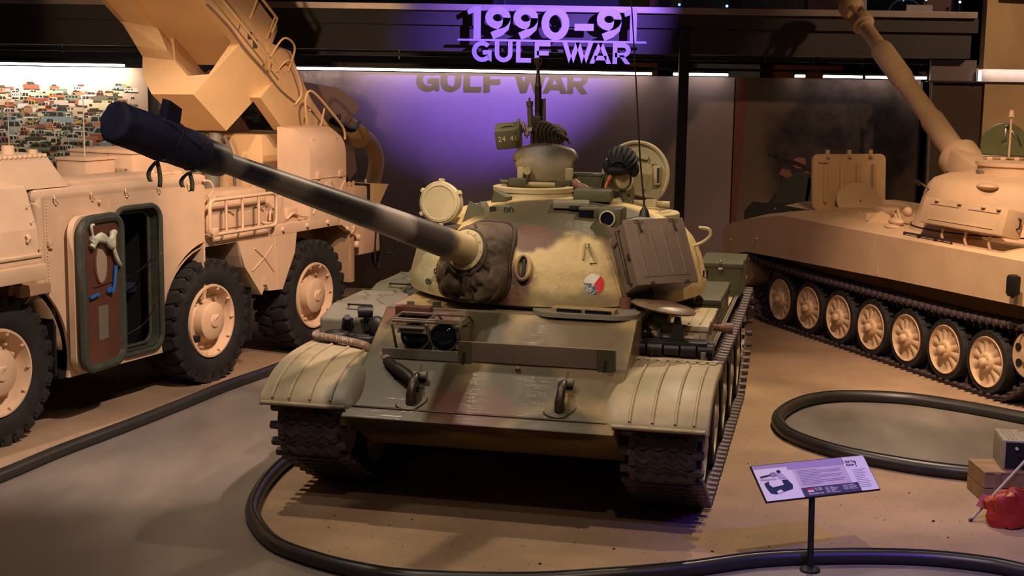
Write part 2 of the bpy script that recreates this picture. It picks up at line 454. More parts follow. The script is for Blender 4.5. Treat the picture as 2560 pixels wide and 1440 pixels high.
def junk(x0, x1, ztop, n, dark=0):
    P = []; cols = ['#d8d2c8', '#c7bca8', '#b9ab8c', '#e4ded2', '#8f8a72', '#6b6a58', '#a9805c', '#96503c', '#c09a4a', '#7d8a78', '#8fa0a8', '#4d4438', '#cdb89a', '#b8623c', '#d7cfa6']
    def dk(c):
        if not dark: return c
        v = [int(int(c[i:i + 2], 16) * (1 - dark)) for i in (1, 3, 5)]; return '#%02x%02x%02x' % tuple(v)
    items = sorted([(rnd.random() ** .72) for _ in range(n)])
    for k, t in enumerate(items):
        z = ztop - t * (ztop - 1.5); s = .085 + .10 * t
        x = rnd.uniform(x0 + s * 1.2, x1 - s * 1.6); big = 1.7 if rnd.random() < .16 else 1; w = s * rnd.uniform(.6, 1.4) * big; h = s * rnd.uniform(.6, 1.3) * (1.2 if big > 1 else 1); c = dk(rnd.choice(cols)); L = k * 4.0 / 3
        sk = rnd.uniform(-.25, .25) * h
        P.append((L, dk('#4a3c30'), [(x - w * .95, z - h * .25), (x + w * 1.05, z - h * .3), (x + w, z + h * .12), (x - w, z + h * .1)]))
        P.append((L + 1, c, [(x - w, z), (x + w, z + sk * .3), (x + w * .96, z + h * .62), (x - w * .9, z + h * .6)]))
        if rnd.random() < .6:
            P.append((L + 2, dk(rnd.choice(cols)), [(x - w * .6, z + h * .6), (x + w * .5, z + h * .62), (x + w * .35 + sk, z + h * 1.1), (x - w * .4 + sk, z + h * 1.12)]))
            P.append((L + 3, dk('#2c2823'), [(x - w * .5, z + h * .66), (x - w * .02, z + h * .68), (x - w * .03, z + h), (x - w * .36, z + h)]))
            P.append((L + 3, dk('#35302a'), [(x + w * .05, z + h * .66), (x + w * .42, z + h * .68), (x + w * .3, z + h), (x + w * .05, z + h)]))
        else:
            for q in range(rnd.randint(1, 4)):
                a = x - w * .8 + q * w * .4; P.append((L + 2, dk('#2c2823'), [(a, z + h * .28), (a + w * .24, z + h * .28), (a + w * .24, z + h * .5), (a, z + h * .5)]))
        if rnd.random() < .5:
            P.append((L + 3, dk('#1f1b18'), [(x - w * .7, z - h * .12), (x - w * .4, z - h * .12), (x - w * .42, z + h * .12), (x - w * .68, z + h * .12)]))
    m = max(p[0] for p in P)
    return [(l / m * 14, c, p) for l, c, p in P]
mu = panel('photo_mural', -10.9, -5.5, M['mural_sand'], 'bright photo mural of wrecked cars and trucks on sand above the truck cab')
ink_mesh('printed_vehicles', junk(-9.2, -5.55, 2.98, 640), mu)
mu = panel('photo_mural', -5.34, 3.28, M['wallplain'], 'plain mauve mural wall with one dark smoky end behind the tank', -.0)
ink_mesh('printed_vehicles', junk(-5.3, -3.1, 2.6, 150, .35), mu)
mu = panel('photo_mural', 3.3, 6.06, M['wallsmoke'], 'photo mural of a black smoke cloud behind the tracked gun carrier')
ink_mesh('printed_figures', [
    (0, '#6b3f36', [(3.3, 0.9), (3.36, .9), (3.5, WALL_TOP), (3.3, WALL_TOP)]),
    (1, '#1d1c1e', [(3.5, 1.0), (3.62, .95), (5.0, .9), (5.3, 1.0), (5.2, 1.35), (4.6, 1.5), (4.35, 1.62), (3.95, 1.55), (3.85, 1.4), (3.62, 1.42), (3.5, 1.28)]),
    (2, '#2e2d2a', [(3.95, 1.4), (4.45, 1.42), (4.5, 1.75), (4.36, 1.9), (4.1, 1.85), (4.0, 1.62)]),
    (2, '#282724', [(4.4, 1.3), (4.75, 1.3), (4.75, 1.75), (4.62, 1.9), (4.45, 1.85)]),
    (3, '#8a5a42', [(4.2, 1.98), (4.25, 1.93), (4.36, 1.93), (4.4, 2.0), (4.38, 2.08), (4.28, 2.1), (4.21, 2.06)]),
    (3, '#7d5140', [(4.0, 1.84), (4.12, 1.78), (4.2, 1.82), (4.16, 1.9), (4.04, 1.92)]),
    (3, '#7d5140', [(4.38, 1.86), (4.5, 1.84), (4.54, 1.9), (4.44, 1.94)]),
    (4, '#141415', [(3.82, 2.14), (3.83, 2.12), (4.36, 1.93), (4.5, 1.84), (4.55, 1.88), (4.4, 1.98), (4.24, 2.04)]),
    (4, '#141415', [(3.92, 2.13), (3.95, 2.15), (3.97, 2.11), (3.94, 2.09)]),
    (4, '#202022', [(3.52, 1.0), (4.3, .96), (4.3, 1.12), (3.55, 1.2)])], mu)

# ---- right wall, niche and trim
structure(MB().b2((6.75, 20.85, 0), (6.82, 21.6, 3.2)).build('wall_right', M['fascia'], smooth=0))
wm = NT('map_wall_print'); v = wm.n('ShaderNodeNewGeometry').outputs['Position']
c_ = wm.ramp(wm.noise(v, 1.2, 6, .6), [(.35, srgb('#a58a63')), (.6, srgb('#b89c73'))])
wv = wm.n('ShaderNodeTexWave'); wv.inputs['Scale'].default_value = .25; wv.wave_type = 'RINGS'; wv.inputs['Distortion'].default_value = 12; wv.inputs['Detail'].default_value = 3; wm.l(v, wv.inputs['Vector'])
wm.l(wm.mix(wm.mp(wv.outputs['Fac'], .96, 1.0, 0, .18), c_, srgb('#7c5c3c')), wm.b.inputs['Base Color']); wm.b.inputs['Roughness'].default_value = .7
structure(MB().b2((6.69, 20.6, 3.445), (12, 20.8, 7)).build('wall_right', wm.m, smooth=0))
structure(MB().b2((6.73, 20.6, 0), (12, 20.8, 3.246)).build('wall_right', wm.m, smooth=0))
structure(MB().b2((5.97, 20.64, 0), (6.73, 20.72, 3.258)).build('wall_right', paint('dark_brown_return', '#3d2d26', .6, .1, 2), smooth=0))
M['greytrim'] = paint('grey_niche_metal', '#7d726f', .4, .08, 3, metal=.5)
structure(MB().b2((5.95, 20.62, 3.268), (6.60, 20.7, 3.565)).build('trim_1', M['greytrim'], smooth=0))
structure(MB().b2((5.90, 20.58, 3.243), (12, 20.72, 3.266)).build('trim_2', M['black'], smooth=0))
structure(MB().b2((6.62, 20.86, 3.25), (12, 20.92, 3.50)).build('trim_3', M['white_far'], smooth=0))
t = MB().b2((6.605, 20.52, 3.272), (6.648, 20.55, 3.425), .004).build('slot_lamp', M['glow'], smooth=0)
MB().b2((6.60, 20.55, 3.268), (6.653, 20.57, 3.43)).build('back_plate', M['greytrim'], t, smooth=0)
tag(t, 'short upright white lamp at the end of the bright wall niche', 'lamp')
for dx, L in ((7.25, 1.0), (8.6, 1.2)):
    pl = bpy.data.lights.new('niche_lamp', 'AREA'); pl.energy = 2.2; pl.color = (1, .78, .72); pl.shape = 'RECTANGLE'; pl.size = L; pl.size_y = .03
    po = bpy.data.objects.new('niche_lamp', pl); COL.objects.link(po); po.location = (dx, 20.75, 3.435); po.rotation_euler = (R(40), 0, 0)
# dark weapon silhouette hung high on the right wall
b = MB()
b.cyl((6.93, 20.5, 4.50), (8.4, 20.5, 4.44), .07, .058, 10); b.box((7.35, 20.5, 4.37), (.14, .06, .18), None, .01); b.box((7.72, 20.5, 4.50), (.56, .08, .15), None, .01); b.cyl((7.2, 20.5, 4.48), (7.2, 20.6, 4.48), .02, .02, 8); b.cyl((8.1, 20.5, 4.46), (8.1, 20.6, 4.46), .02, .02, 8)
tag(b.build('hung_relic', M['black'], smooth=40), 'black metal relic hung high on the tan wall', 'relic')
# pale post beside the smoke mural
tag(MB().cyl((5.99, 20.5, 0), (5.93, 20.5, 3.24), .022, .022, 10).build('slim_post', M['greytrim']), 'slim pale metal post between the smoke mural and the brown return', 'post')

# ---- footbridge over the hall
FY = 20.4
br = empty('footbridge', (0, FY, 3.58)); tag(br, 'dark footbridge with a brushed steel ledge spanning the hall above the tank', 'bridge')
def bb(n, a, b_, mat, bev=0): return MB().b2(Vector(a) - Vector((0, FY, 3.58)), Vector(b_) - Vector((0, FY, 3.58)), bev).build(n, mat, br, smooth=0)
bb('ledge', (-10.5, FY - .07, 4.139), (6.48, FY + .45, 4.230), M['inox'], .006)
bb('upper_fascia', (-10.5, FY, 3.940), (6.52, FY + .2, 4.136), M['fascia'])
bb('lower_fascia', (-10.5, FY + .06, 3.580), (6.45, FY + .2, 3.935), M['fascia'])
bb('deck_slab', (-10.5, FY + .2, 3.86), (6.45, 25.2, 4.12), M['black'])
for k, yy in enumerate((20.9, 21.9, 22.9)): bb('service_pipe', (-10.5, yy, 3.50 + .03 * k), (6.3, yy + .05, 3.55 + .03 * k), M['black'])
for x in (-8.1, -6.6, -4.8, -3.4, -1.7, -.23, 1.17, 2.46, 3.63, 4.34, 5.04, 5.9):
    bb('hanger_rod', (x, 20.95, 3.46), (x + .012, 20.962, 3.86), M['greytrim'])
g = NT('balustrade_glass'); g.b.inputs['Transmission Weight'].default_value = 1; g.b.inputs['Roughness'].default_value = .02; g.b.inputs['Base Color'].default_value = (.9, .93, .95, 1); M['glass'] = g.m
for x0, x1 in ((-10.5, -7.2), (-7.18, -3.5), (-3.48, .2), (.22, 3.8), (3.82, 6.3)): bb('glass_panel', (x0, FY + .1, 4.235), (x1, FY + .112, 5.3), M['glass'])
# cases standing on the bridge floor
def case(x, w, d, h, mat, label, y=21.2):
    o = MB().b2((x, y, 4.18), (x + w, y + d, 4.18 + h), .01).build('display_case', mat, smooth=0)
    MB().b2((x - .02, y - .02, 4.121), (x + w + .02, y + d + .02, 4.18)).build('plinth', M['black'], o, smooth=0)
    return tag(o, label, 'case', 'cases on the footbridge')
M['maroon'] = paint('maroon_case', '#4a2329', .5, .1, 3); M['ochre'] = paint('orange_case', '#b8763f', .5, .1, 3); M['navycase'] = paint('navy_case', '#1a1733', .5, .1, 3)
case(-8.4, 1.4, .5, .9, M['navycase'], 'dark navy case on the bridge behind the raised truck boom')
case(-.35, 1.85, .5, 1.1, M['navycase'], 'wide navy case on the bridge above the sign')
case(1.94, .12, .3, .8, M['ochre'], 'narrow orange case on the bridge behind the last sign digit')
case(2.12, .14, .3, .7, M['maroon'], 'small maroon case beside the narrow orange one')
case(2.46, .65, .3, .5, M['olive'], 'low olive case on the bridge above the black post')
case(3.3, .9, .4, 1.0, M['black'], 'tall black case on the bridge beside the low olive case')
case(4.26, .78, .4, 1.0, M['maroon'], 'wide maroon case on the bridge beside the tall black one')
case(5.95, .45, .4, 1.0, M['maroon'], 'dark red case on the bridge beyond the white caption board')
t = MB().b2((4.9, 21.1, 4.121), (5.1, 21.12, 4.6)).build('notice_sheet', M['white'], smooth=0); tag(t, 'pale notice sheet standing behind the muzzle of the long gun', 'notice')
t = MB().b2((5.55, 20.62, 4.231), (5.92, 20.64, 4.33)).build('notice_sheet', M['white'], smooth=0); tag(t, 'small white caption board standing on the steel ledge under blue hose', 'notice')
t = MB().tube(smoothpath([(5.33, 20.75, 4.25), (5.43, 20.75, 4.38), (5.66, 20.76, 4.40), (5.85, 20.76, 4.245)], 6), .014, 8).build('blue_hose', M['bluehandle']); tag(t, 'blue hose arching behind the white caption board', 'hose')
for i, (x, z, c, lab) in enumerate([(2.36, 4.30, (.1, .2, 1), 'tiny blue lamp next to the small maroon case on the bridge'), (3.05, 4.29, (.2, .3, 1), 'tiny blue lamp beside the low olive case on the bridge'), (5.6, 4.42, (.5, .8, 1), 'left one of the pale lamp pair above the white caption board'), (5.72, 4.42, (.7, .85, 1), 'right one of the pale lamp pair above the white caption board'), (5.93, 4.43, (.3, .7, 1), 'cyan lamp near the dark red case on the bridge'), (6.42, 4.40, (.4, .3, 1), 'violet lamp past the dark red case on the bridge')]):
    b = MB(); b.ball((x, 21.0, z), .02, 8, 6); o = b.build('indicator_lamp', emit('indicator_glow', (*c, 1), 4))
    MB().cyl((x, 21.0, 4.121), (x, 21.0, z - .015), .006, .006, 6).build('stem', M['black'], o); tag(o, lab, 'lamp', 'indicator lamps on the bridge')
# hall beyond the back wall
structure(MB().b2((-14, 26.5, 0), (14, 26.6, 8)).build('wall_far', M['black'], smooth=0))
structure(MB().b2((-14, 2, 8.6), (14, 27, 8.7)).build('ceiling', M['black'], smooth=0))
for x, w, z0, z1, mt, lab in ((4.55, 1.2, 2.3, 3.50, 'orange_far', 'orange container seen over the smoke mural'), (3.2, 1.1, 2.6, 3.5, 'white_far', 'pale grey container seen over the wall near the black post'), (2.0, .5, 2.6, 3.50, 'orange_far', 'narrow orange container seen over the wall under the sign')):
    o = MB().b2((x, 25.3, 0), (x + w, 26.2, z1)).build('far_container', M[mt], smooth=0)
    MB().b2((x + .1, 25.27, .3), (x + w - .1, 25.3, z1 - .15)).build('door', M[mt], o, smooth=0)
    tag(o, lab, 'container', 'containers behind the mural wall')
# linear lamps along the top of the wall
for x0, x1, lab in ((-9.6, -5.78, 'long linear lamp over the bright vehicle mural'), (-3.42, 2.03, 'longest linear lamp glowing under the purple sign'), (2.33, 2.46, 'stub of linear lamp between the longest lamp and the black post'), (2.55, 3.16, 'linear lamp between the black post and the smoke mural'), (4.13, 4.3, 'very short linear lamp over the smoke mural'), (4.55, 5.15, 'middle linear lamp over the smoke mural'), (5.18, 5.58, 'linear lamp over the smoke mural next to the raised gun barrel'), (5.84, 6.1, 'short linear lamp over the smoke mural beyond the raised gun barrel')):
    o = MB().b2((x0, 21.30, 3.315), (x1, 21.36, 3.36), .004).build('strip_lamp', M['black'], smooth=0)
    MB().cyl((x0 + .01, 21.31, 3.305), (x1 - .01, 21.31, 3.305), .021, .021, 10).build('light_tube', M['led'], o)
    tag(o, lab, 'lamp', 'linear lamps above the murals')
for x0_, x1_, e_ in ((-9.6, -5.78, 42), (-3.42, 2.03, 1.5), (4.55, 6.1, 2)):
    pl = bpy.data.lights.new('strip_glow', 'AREA'); pl.energy = e_; pl.color = (1, .84, .70); pl.shape = 'RECTANGLE'; pl.size = x1_ - x0_; pl.size_y = .04
    po = bpy.data.objects.new('strip_glow', pl); COL.objects.link(po); po.location = ((x0_ + x1_) / 2, 21.22, 3.28); po.rotation_euler = (R(24), 0, 0)
o = MB().b2((-9.6, 21.36, 3.36), (6.1, 21.44, 3.40)).build('lamp_rail', M['black'], smooth=0); tag(o, 'black rail carrying the linear lamps over the murals', 'rail')
# black post carrying the bridge front
o = MB().b2((2.30, 20.22, 0), (2.44, 20.32, 3.92)).build('bridge_post', M['black'], smooth=0); tag(o, 'square black steel post in front of the bridge behind the tank', 'post')
MB().b2((2.22, 20.17, 0), (2.52, 20.37, .02)).build('base_plate', M['black'], o, smooth=0)

# ---- the sign
SY = 20.2
sign = empty('hall_sign', (0, SY, 3.42)); tag(sign, 'white raised letters reading 1990-91 Gulf War under purple light on the bridge', 'sign')
def ribbon(mb, path, w, closed=False, depth=.05):
    P = [Vector((p[0], p[1])) for p in path]; m = len(P); L, Rr = [], []
    for i in range(m):
        a = P[i - 1] if (i > 0 or closed) else None; c = P[(i + 1) % m] if (i < m - 1 or closed) else None
        d1 = (P[i] - a).normalized() if a is not None else (c - P[i]).normalized()
        d2 = (c - P[i]).normalized() if c is not None else d1
        n1 = Vector((-d1.y, d1.x)); n2 = Vector((-d2.y, d2.x)); nn = (n1 + n2).normalized(); k = w / 2 / max(.35, nn.dot(n1))
        L.append(P[i] + nn * k); Rr.append(P[i] - nn * k)
    for i in range(m if closed else m - 1):
        j = (i + 1) % m
        mb.prism([tuple(L[i]), tuple(Rr[i]), tuple(Rr[j]), tuple(L[j])], (0, 0, 0), (1, 0, 0), (0, 0, 1), depth)
def arc(cx, cy, rx, ry, a0, a1, n=20): return [(cx + rx * math.cos(R(a0 + (a1 - a0) * i / n)), cy + ry * math.sin(R(a0 + (a1 - a0) * i / n))) for i in range(n + 1)]
def glyph(ch, x, z, w, h, s):
    mb = MB(); hs = s / 2; rib = lambda p, c=False: ribbon(mb, p, s, c)
    if ch == '1':
        mb.prism([(w, 0), (w, h), (w * .52, h), (0, h * .87), (w * .08, h * .74), (w * .48, h * .80), (w * .48, 0)][::-1], (0, 0, 0), (1, 0, 0), (0, 0, 1), .05)
    elif ch == '9':
        r = w / 2; rib(arc(r, h - h * .34, r - hs, h * .34 - hs, 0, 360, 36)[:-1], True)
        rib([(w - hs, h * .66), (w - hs * 1.04, h * .52), (w * .80, h * .36), (w * .60, h * .22), (w * .27, h * .105)])
    elif ch == '0': rib(arc(w / 2, h / 2, w / 2 - hs, h / 2 - hs, 0, 360, 40)[:-1], True)
    elif ch == '-': mb.prism([(0, 0), (w, 0), (w, h), (0, h)], (0, 0, 0), (1, 0, 0), (0, 0, 1), .05)
    elif ch == 'G': rib(arc(w * .52, h / 2, w * .52 - hs, h / 2 - hs, 42, 318, 30) + [(w - hs, h * .2), (w - hs, h * .46), (w * .55, h * .46)])
    elif ch == 'U': rib([(hs, h), (hs, h * .45)] + arc(w / 2, h * .42, w / 2 - hs, h * .42 - hs, 180, 360, 14) + [(w - hs, h)])
    elif ch == 'L': rib([(hs, h), (hs, hs), (w, hs)])
    elif ch == 'F': rib([(hs, 0), (hs, h - hs), (w, h - hs)]); rib([(hs, h * .46), (w * .9, h * .46)])
    elif ch in 'WA':
        q = s * 1.02
        def sl(xb, xt): mb.prism([(xb, 0), (xb + q, 0), (xt + q, h), (xt, h)], (0, 0, 0), (1, 0, 0), (0, 0, 1), .05)
        if ch == 'W': sl(w * .29 - q / 2, 0); sl(w * .29 - q / 2, w * .5 - q / 2); sl(w * .71 - q / 2, w * .5 - q / 2); sl(w * .71 - q / 2, w - q)
        else: sl(0, w * .5 - q / 2); sl(w - q, w * .5 - q / 2); rib([(w * .22, h * .27), (w * .78, h * .27)])
    elif ch == 'R':
        rib([(hs, 0), (hs, h - hs), (w * .55, h - hs)] + arc(w * .58, h * .66, w * .42 - hs, h * .34 - hs, 90, -90, 12) + [(hs, h * .32 + hs)]); mb.prism([(w - s * 1.1, 0), (w, 0), (w * .62, h * .42), (w * .62 - s * 1.1, h * .42)], (0, 0, 0), (1, 0, 0), (0, 0, 1), .05)
    o = mb.build('sign_letter', M['signwhite'], sign, smooth=30); o.location = (x, 0, z); return o
U = lambda u: ((1100 + u / 4.129) - 1280) * SY / 3556 - .055
kz = SY / 3556 / 4.129
for ch, u0, u1 in (('1', 285, 425), ('9', 470, 725), ('9', 755, 1005), ('0', 1040, 1322), ('9', 1600, 1850), ('1', 1875, 2005)):
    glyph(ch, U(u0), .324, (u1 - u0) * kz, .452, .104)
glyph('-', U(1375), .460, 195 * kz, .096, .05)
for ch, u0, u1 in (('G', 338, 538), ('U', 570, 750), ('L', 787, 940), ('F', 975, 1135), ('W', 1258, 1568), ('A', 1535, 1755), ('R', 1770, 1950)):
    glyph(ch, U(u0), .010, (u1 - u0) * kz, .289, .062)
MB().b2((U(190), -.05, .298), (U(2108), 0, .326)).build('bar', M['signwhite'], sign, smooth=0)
for u in (390, 690, 1180, 1460, 1720, 1960): MB().cyl((U(u), 0, .52), (U(u), FY - SY, .52), .008, .008, 6).build('bracket', M['black'], sign)

# ================================================================== BATTLE TANK (local: x to its left = picture right, y to the rear, z up)
tank = empty('battle_tank', (-.2577, 9.825, 0), -.2214)
tag(tank, 'camouflaged sand, green and brown battle tank with a roundel on its rounded turret', 'tank')

def camo(name, blobs, base='#8a7650', rough=.38, bump=.12, brushed=0):
    n = NT(name); v = n.obj(tank)
    nz = n.n('ShaderNodeTexNoise'); nz.inputs['Scale'].default_value = 3.2; nz.inputs['Detail'].default_value = 4; n.l(v, nz.inputs['Vector'])
    ad = n.n('ShaderNodeVectorMath', operation='MULTIPLY_ADD'); n.l(nz.outputs['Color'], ad.inputs[0]); ad.inputs[1].default_value = (.34, .34, .34); n.l(v, ad.inputs[2])
    f = n.noise(v, 7, 5)
    c = n.ramp(f, [(.3, tuple(x * .88 for x in srgb(base)[:3])), (.7, tuple(x * 1.08 for x in srgb(base)[:3]))])
    for (cx, cy, cz), (rx, ry, rz), col, soft in blobs:
        mp = n.n('ShaderNodeVectorMath', operation='SUBTRACT'); n.l(ad.outputs[0], mp.inputs[0]); mp.inputs[1].default_value = (cx + .17, cy + .17, cz + .17)
        dv = n.n('ShaderNodeVectorMath', operation='DIVIDE'); n.l(mp.outputs[0], dv.inputs[0]); dv.inputs[1].default_value = (rx, ry, rz)
        ln = n.n('ShaderNodeVectorMath', operation='LENGTH'); n.l(dv.outputs[0], ln.inputs[0])
        c = n.mix(n.mp(ln.outputs['Value'], 1 - soft, 1 + soft, 1, 0), c, srgb(col))
    d = n.mp(n.noise(v, 26, 7, .8), .62, .8, 0, .45)
    c = n.mix(d, c, srgb('#4d4234'))
    n.l(c, n.b.inputs['Base Color']); n.b.inputs['Roughness'].default_value = rough; n.b.inputs['Specular IOR Level'].default_value = .5
    a = n.n('ShaderNodeMath', operation='ADD'); n.l(n.noise(v, 22, 6, .7), a.inputs[0]); n.l(n.noise(v, 5, 3), a.inputs[1])
    n.bump(a.outputs[0], bump, .02)
    if brushed:
        mv = n.n('ShaderNodeVectorMath', operation='MULTIPLY'); n.l(v, mv.inputs[0]); mv.inputs[1].default_value = (1.2, 260, 260)
        b0 = n.n('ShaderNodeBump'); b0.inputs['Strength'].default_value = brushed; b0.inputs['Distance'].default_value = .004
        n.l(n.noise(mv.outputs[0], 1.0, 2), b0.inputs['Height'])
        n.l(b0.outputs[0], n.b.inputs['Coat Normal']); n.b.inputs['Coat Weight'].default_value = .22; n.b.inputs['Coat Roughness'].default_value = .05
    return n.m
GRN, BRN, SND, DRK = '#3f3a27', '#5a3b2d', '#a8966a', '#322e22'
M['camo_hull'] = camo('hull_camouflage', [
    ((-.75, .35, 1.0), (.62, .5, .5), GRN, .3), ((-.9, .1, .8), (.5, .4, .3), GRN, .3), ((.25, .45, 1.05), (.30, .35, .4), GRN, .35),
    ((-.05, .12, .9), (.35, .22, .3), BRN, .3), ((.62, .02, .8), (.3, .25, .2), GRN, .3), ((.8, .55, 1.12), (.3, .3, .3), '#5f5238', .3),
    ((-.72, 1.05, 1.4), (.36, .22, .3), BRN, .15), ((-.18, .95, 1.35), (.22, .3, .3), GRN, .35), ((.55, .85, 1.3), (.5, .28, .3), '#574a34', .3), ((.35, -.1, .6), (.5, .4, .16), BRN, .3), ((-.5, -.1, .6), (.6, .4, .18), DRK, .3)], rough=.38, bump=.06, brushed=.2)
M['camo_turret'] = camo('turret_camouflage', [
    ((.2, 1.75, 2.2), (.75, .62, .26), GRN, .2), ((.55, 1.9, 2.12), (.5, .5, .22), GRN, .25), ((.1, 1.42, 2.02), (.24, .18, .1), BRN, .25),
    ((-.05, 1.2, 1.6), (.2, .3, .24), BRN, .3), ((.95, 1.7, 1.85), (.35, .35, .42), '#5e5040', .18), ((.6, 1.2, 1.52), (.5, .35, .09), '#8d7f5c', .4), ((-.9, 1.9, 1.6), (.3, .5, .5), '#a4a07a', .4)], base='#bda571', rough=.42, bump=.35)
M['camo_fender'] = camo('fender_camouflage', [((-1.55, .4, 1.0), (.2, .25, .2), '#77705a', .4), ((-.95, .25, .95), (.13, .6, .5), '#5c5648', .3), ((1.3, .5, 1.1), (.3, .2, .2), '#8c815f', .4)], base='#a8987b', rough=.5, bump=.05)

# ---- hull
HX = 1.0
side = [(0, .80), (1.09, 1.43), (6.1, 1.43), (6.38, 1.15), (6.2, .62), (5.75, .43), (.72, .43)]
mb = MB(); mb.prism(side, (-HX, 0, 0), (0, 1, 0), (0, 0, 1), 2 * HX)
hull = mb.build('hull', M['camo_hull'], tank, smooth=0)
bv = hull.modifiers.new('edge', 'BEVEL'); bv.width = .012; bv.segments = 2
# weld line along the foot of the glacis, bolt, roof plate joint
def gl(x, y, off=0): return (x, y - off * .5, .80 + .578 * y + off * .866)
mb = MB(); mb.tube([gl(-.98, .1, .004), gl(.98, .1, .004)], .008, 6); mb.build('weld_bead', M['camo_hull'], tank)
mb = MB(); mb.cyl(gl(.2, .53, 0), gl(.2, .53, .03), .022, .018, 8); mb.build('plug', M['redbrown'], tank)
# roof plate rim and driver's periscope slots
mb = MB(); mb.b2((-.98, 1.10, 1.43), (.98, 1.16, 1.436)); mb.build('roof_seam', M['olivegrey'], tank, smooth=0)
mb = MB(); mb.box((.58, 1.16, 1.462), (.50, .13, .07), R(-3), .01)
drv = mb.build('periscope_housing', M['camo_hull'], tank)
mb = MB(); mb.box((.47, 1.092, 1.47), (.19, .02, .045), R(-3)); mb.box((.70, 1.08, 1.47), (.2, .02, .045), R(-3)); mb.parts('periscope_glass', M['glass_dark'], drv, smooth=0)
mb = MB(); mb.prism(rpoly(-.42, -.3, .42, .3, .2, 6), (.58, 1.33, 1.43), (1, 0, 0), (0, 1, 0), .035); mb.build('driver_hatch_rim', M['olivegrey'], tank)
# driver's hatch swung to the side
M['hatchpaint'] = paint('worn_brown_hatch', '#6b5843', .4, .2, 7, dirt='#8c7a58')
mb = MB(); mb.lathe([(0, .03), (.14, .028), (.23, .012), (.26, -.008), (.25, -.02), (.15, -.01), (0, 0)], (1.16, 1.42, 1.50), (.16, .0, 1), 28)
for v in mb.bm.verts: v.co.y = 1.42 + (v.co.y - 1.42) * .85
hat = mb.build('driver_hatch', M['hatchpaint'], tank, smooth=60)
mb = MB(); mb.cyl((.86, 1.42, 1.43), (.86, 1.42, 1.55), .05, .045, 12); mb.box((.97, 1.43, 1.52), (.22, .06, .03), 0, .008); mb.build('hinge', M['redbrown'], hat)
# splash board
def board(x0, x1, y, h, t, name):
    P = [gl(x0, y), gl(x1, y)]
    mb = MB(); mb.prism([(0, 0), (x1 - x0, 0), (x1 - x0, h), (0, h)], (x0, y, .80 + .578 * y), (1, 0, 0), (0, -.12, .993), t)
    return mb.build(name, M['brownbox'] if name == 'splash_board' else M['olivegrey'], tank, smooth=0)
sb = board(-.25, .92, .60, .15, .025, 'splash_board')
for x, w in ((-.215, .10), (.85, .12)):
    mb = MB(); mb.prism([(0, 0), (w, 0), (w, .165), (0, .165)], (x - w / 2, .575, .80 + .578 * .575), (1, 0, 0), (0, -.12, .993), .012); mb.build('end_clip', M['olive'], sb, smooth=0)
    mb = MB(); mb.cyl((x, .55, 1.21), (x, .53, 1.21), .008, .008, 8); mb.box((x, .54, 1.18), (.012, .02, .07)); mb.build('latch', M['steel'], sb)
board(-.86, -.255, .585, .075, .02, 'splash_flange')
# ---- headlights and guard
for x, hood in ((-.63, True), (-.405, False)):
    mb = MB(); mb.lathe([(0, -.115), (.06, -.10), (.098, -.04), (.105, .03), (.105, .06)], (x, .72, 1.30), (.05, -1, .02), 24, capend=False)
    mb.cyl((x, .74, 1.21), (x, .74, 1.28), .03, .03, 8); mb.lathe([(.105, .045), (.114, .05), (.114, .075), (.1, .078)], (x, .72, 1.30), (.05, -1, .02), 24, capend=False)
    hl = mb.build('headlight', M['olive'], tank, smooth=50)
    mb = MB(); mb.lathe([(.103, .06), (.085, .085), (.05, .10), (0, .106)], (x, .72, 1.30), (.05, -1, .02), 24, capend=False); mb.build('lens', M['glass_dark'], hl, smooth=80)
    if hood:
        mb = MB(); mb.prism([(-.115, 0), (.115, 0), (.1, .05), (-.1, .05)], (x, .56, 1.335), (1, 0, 0), (0, .25, .97), -.03); mb.box((x, .60, 1.375), (.2, .12, .012), None, .004); mb.build('blackout_hood', M['olivegrey'], hl, smooth=0)
mb = MB(); rr = .011
def gbar(*p): mb.tube(p, rr, 7)
X0, X1, XM = -.79, -.27, -.52
for x in (X0, XM, X1): gbar(gl(x, .69), (x, .58, 1.40), (x, .60, 1.425), (x, .86, 1.44), gl(x, 1.0))
gbar((X0, .59, 1.42), (X1, .59, 1.42)); gbar((X0, .62, 1.43), (X1, .62, 1.43)); gbar((X0, .84, 1.44), (X1, .84, 1.44))
mb.build('headlight_guard', M['brownbox'], tank)
# ---- tow hooks with spring latches
for x, y in ((-.51, .17), (.585, .19)):
    mb = MB(); pl = [(x + .11 * math.cos(a) * (1 + .25 * math.sin(2 * a)), y + .085 * math.sin(a)) for a in [2 * math.pi * k / 20 for k in range(20)]]
    A = mb.verts([gl(px, py, -.002) for px, py in pl]); B = mb.verts([gl(x + (px - x) * .9, y + (py - y) * .9, .012) for px, py in pl])
    mb.face(B)
    for i in range(20): mb.face([A[i], A[(i + 1) % 20], B[(i + 1) % 20], B[i]])
    th = mb.build('hook_pad', M['camo_hull'], tank, smooth=0)
    mb = MB(); mb.tube([gl(x, y - .01, 0), gl(x, y + .015, .07), gl(x + .004, y + .07, .115), gl(x + .004, y + .14, .11), gl(x + .004, y + .19, .08)], [.042, .036, .031, .028, .018], 12); mb.build('tow_hook', M['steel'], th)
    mb = MB(); mb.cyl(gl(x - .05, y + .21, .05), gl(x + .06, y + .21, .05), .03, .03, 12); mb.box(gl(x, y + .225, .03), (.09, .06, .05), None, .01); mb.cyl(gl(x + .01, y + .215, .07), gl(x + .02, y + .25, .12), .006, .006, 6); mb.build('hook_latch', M['olivegrey'], th)
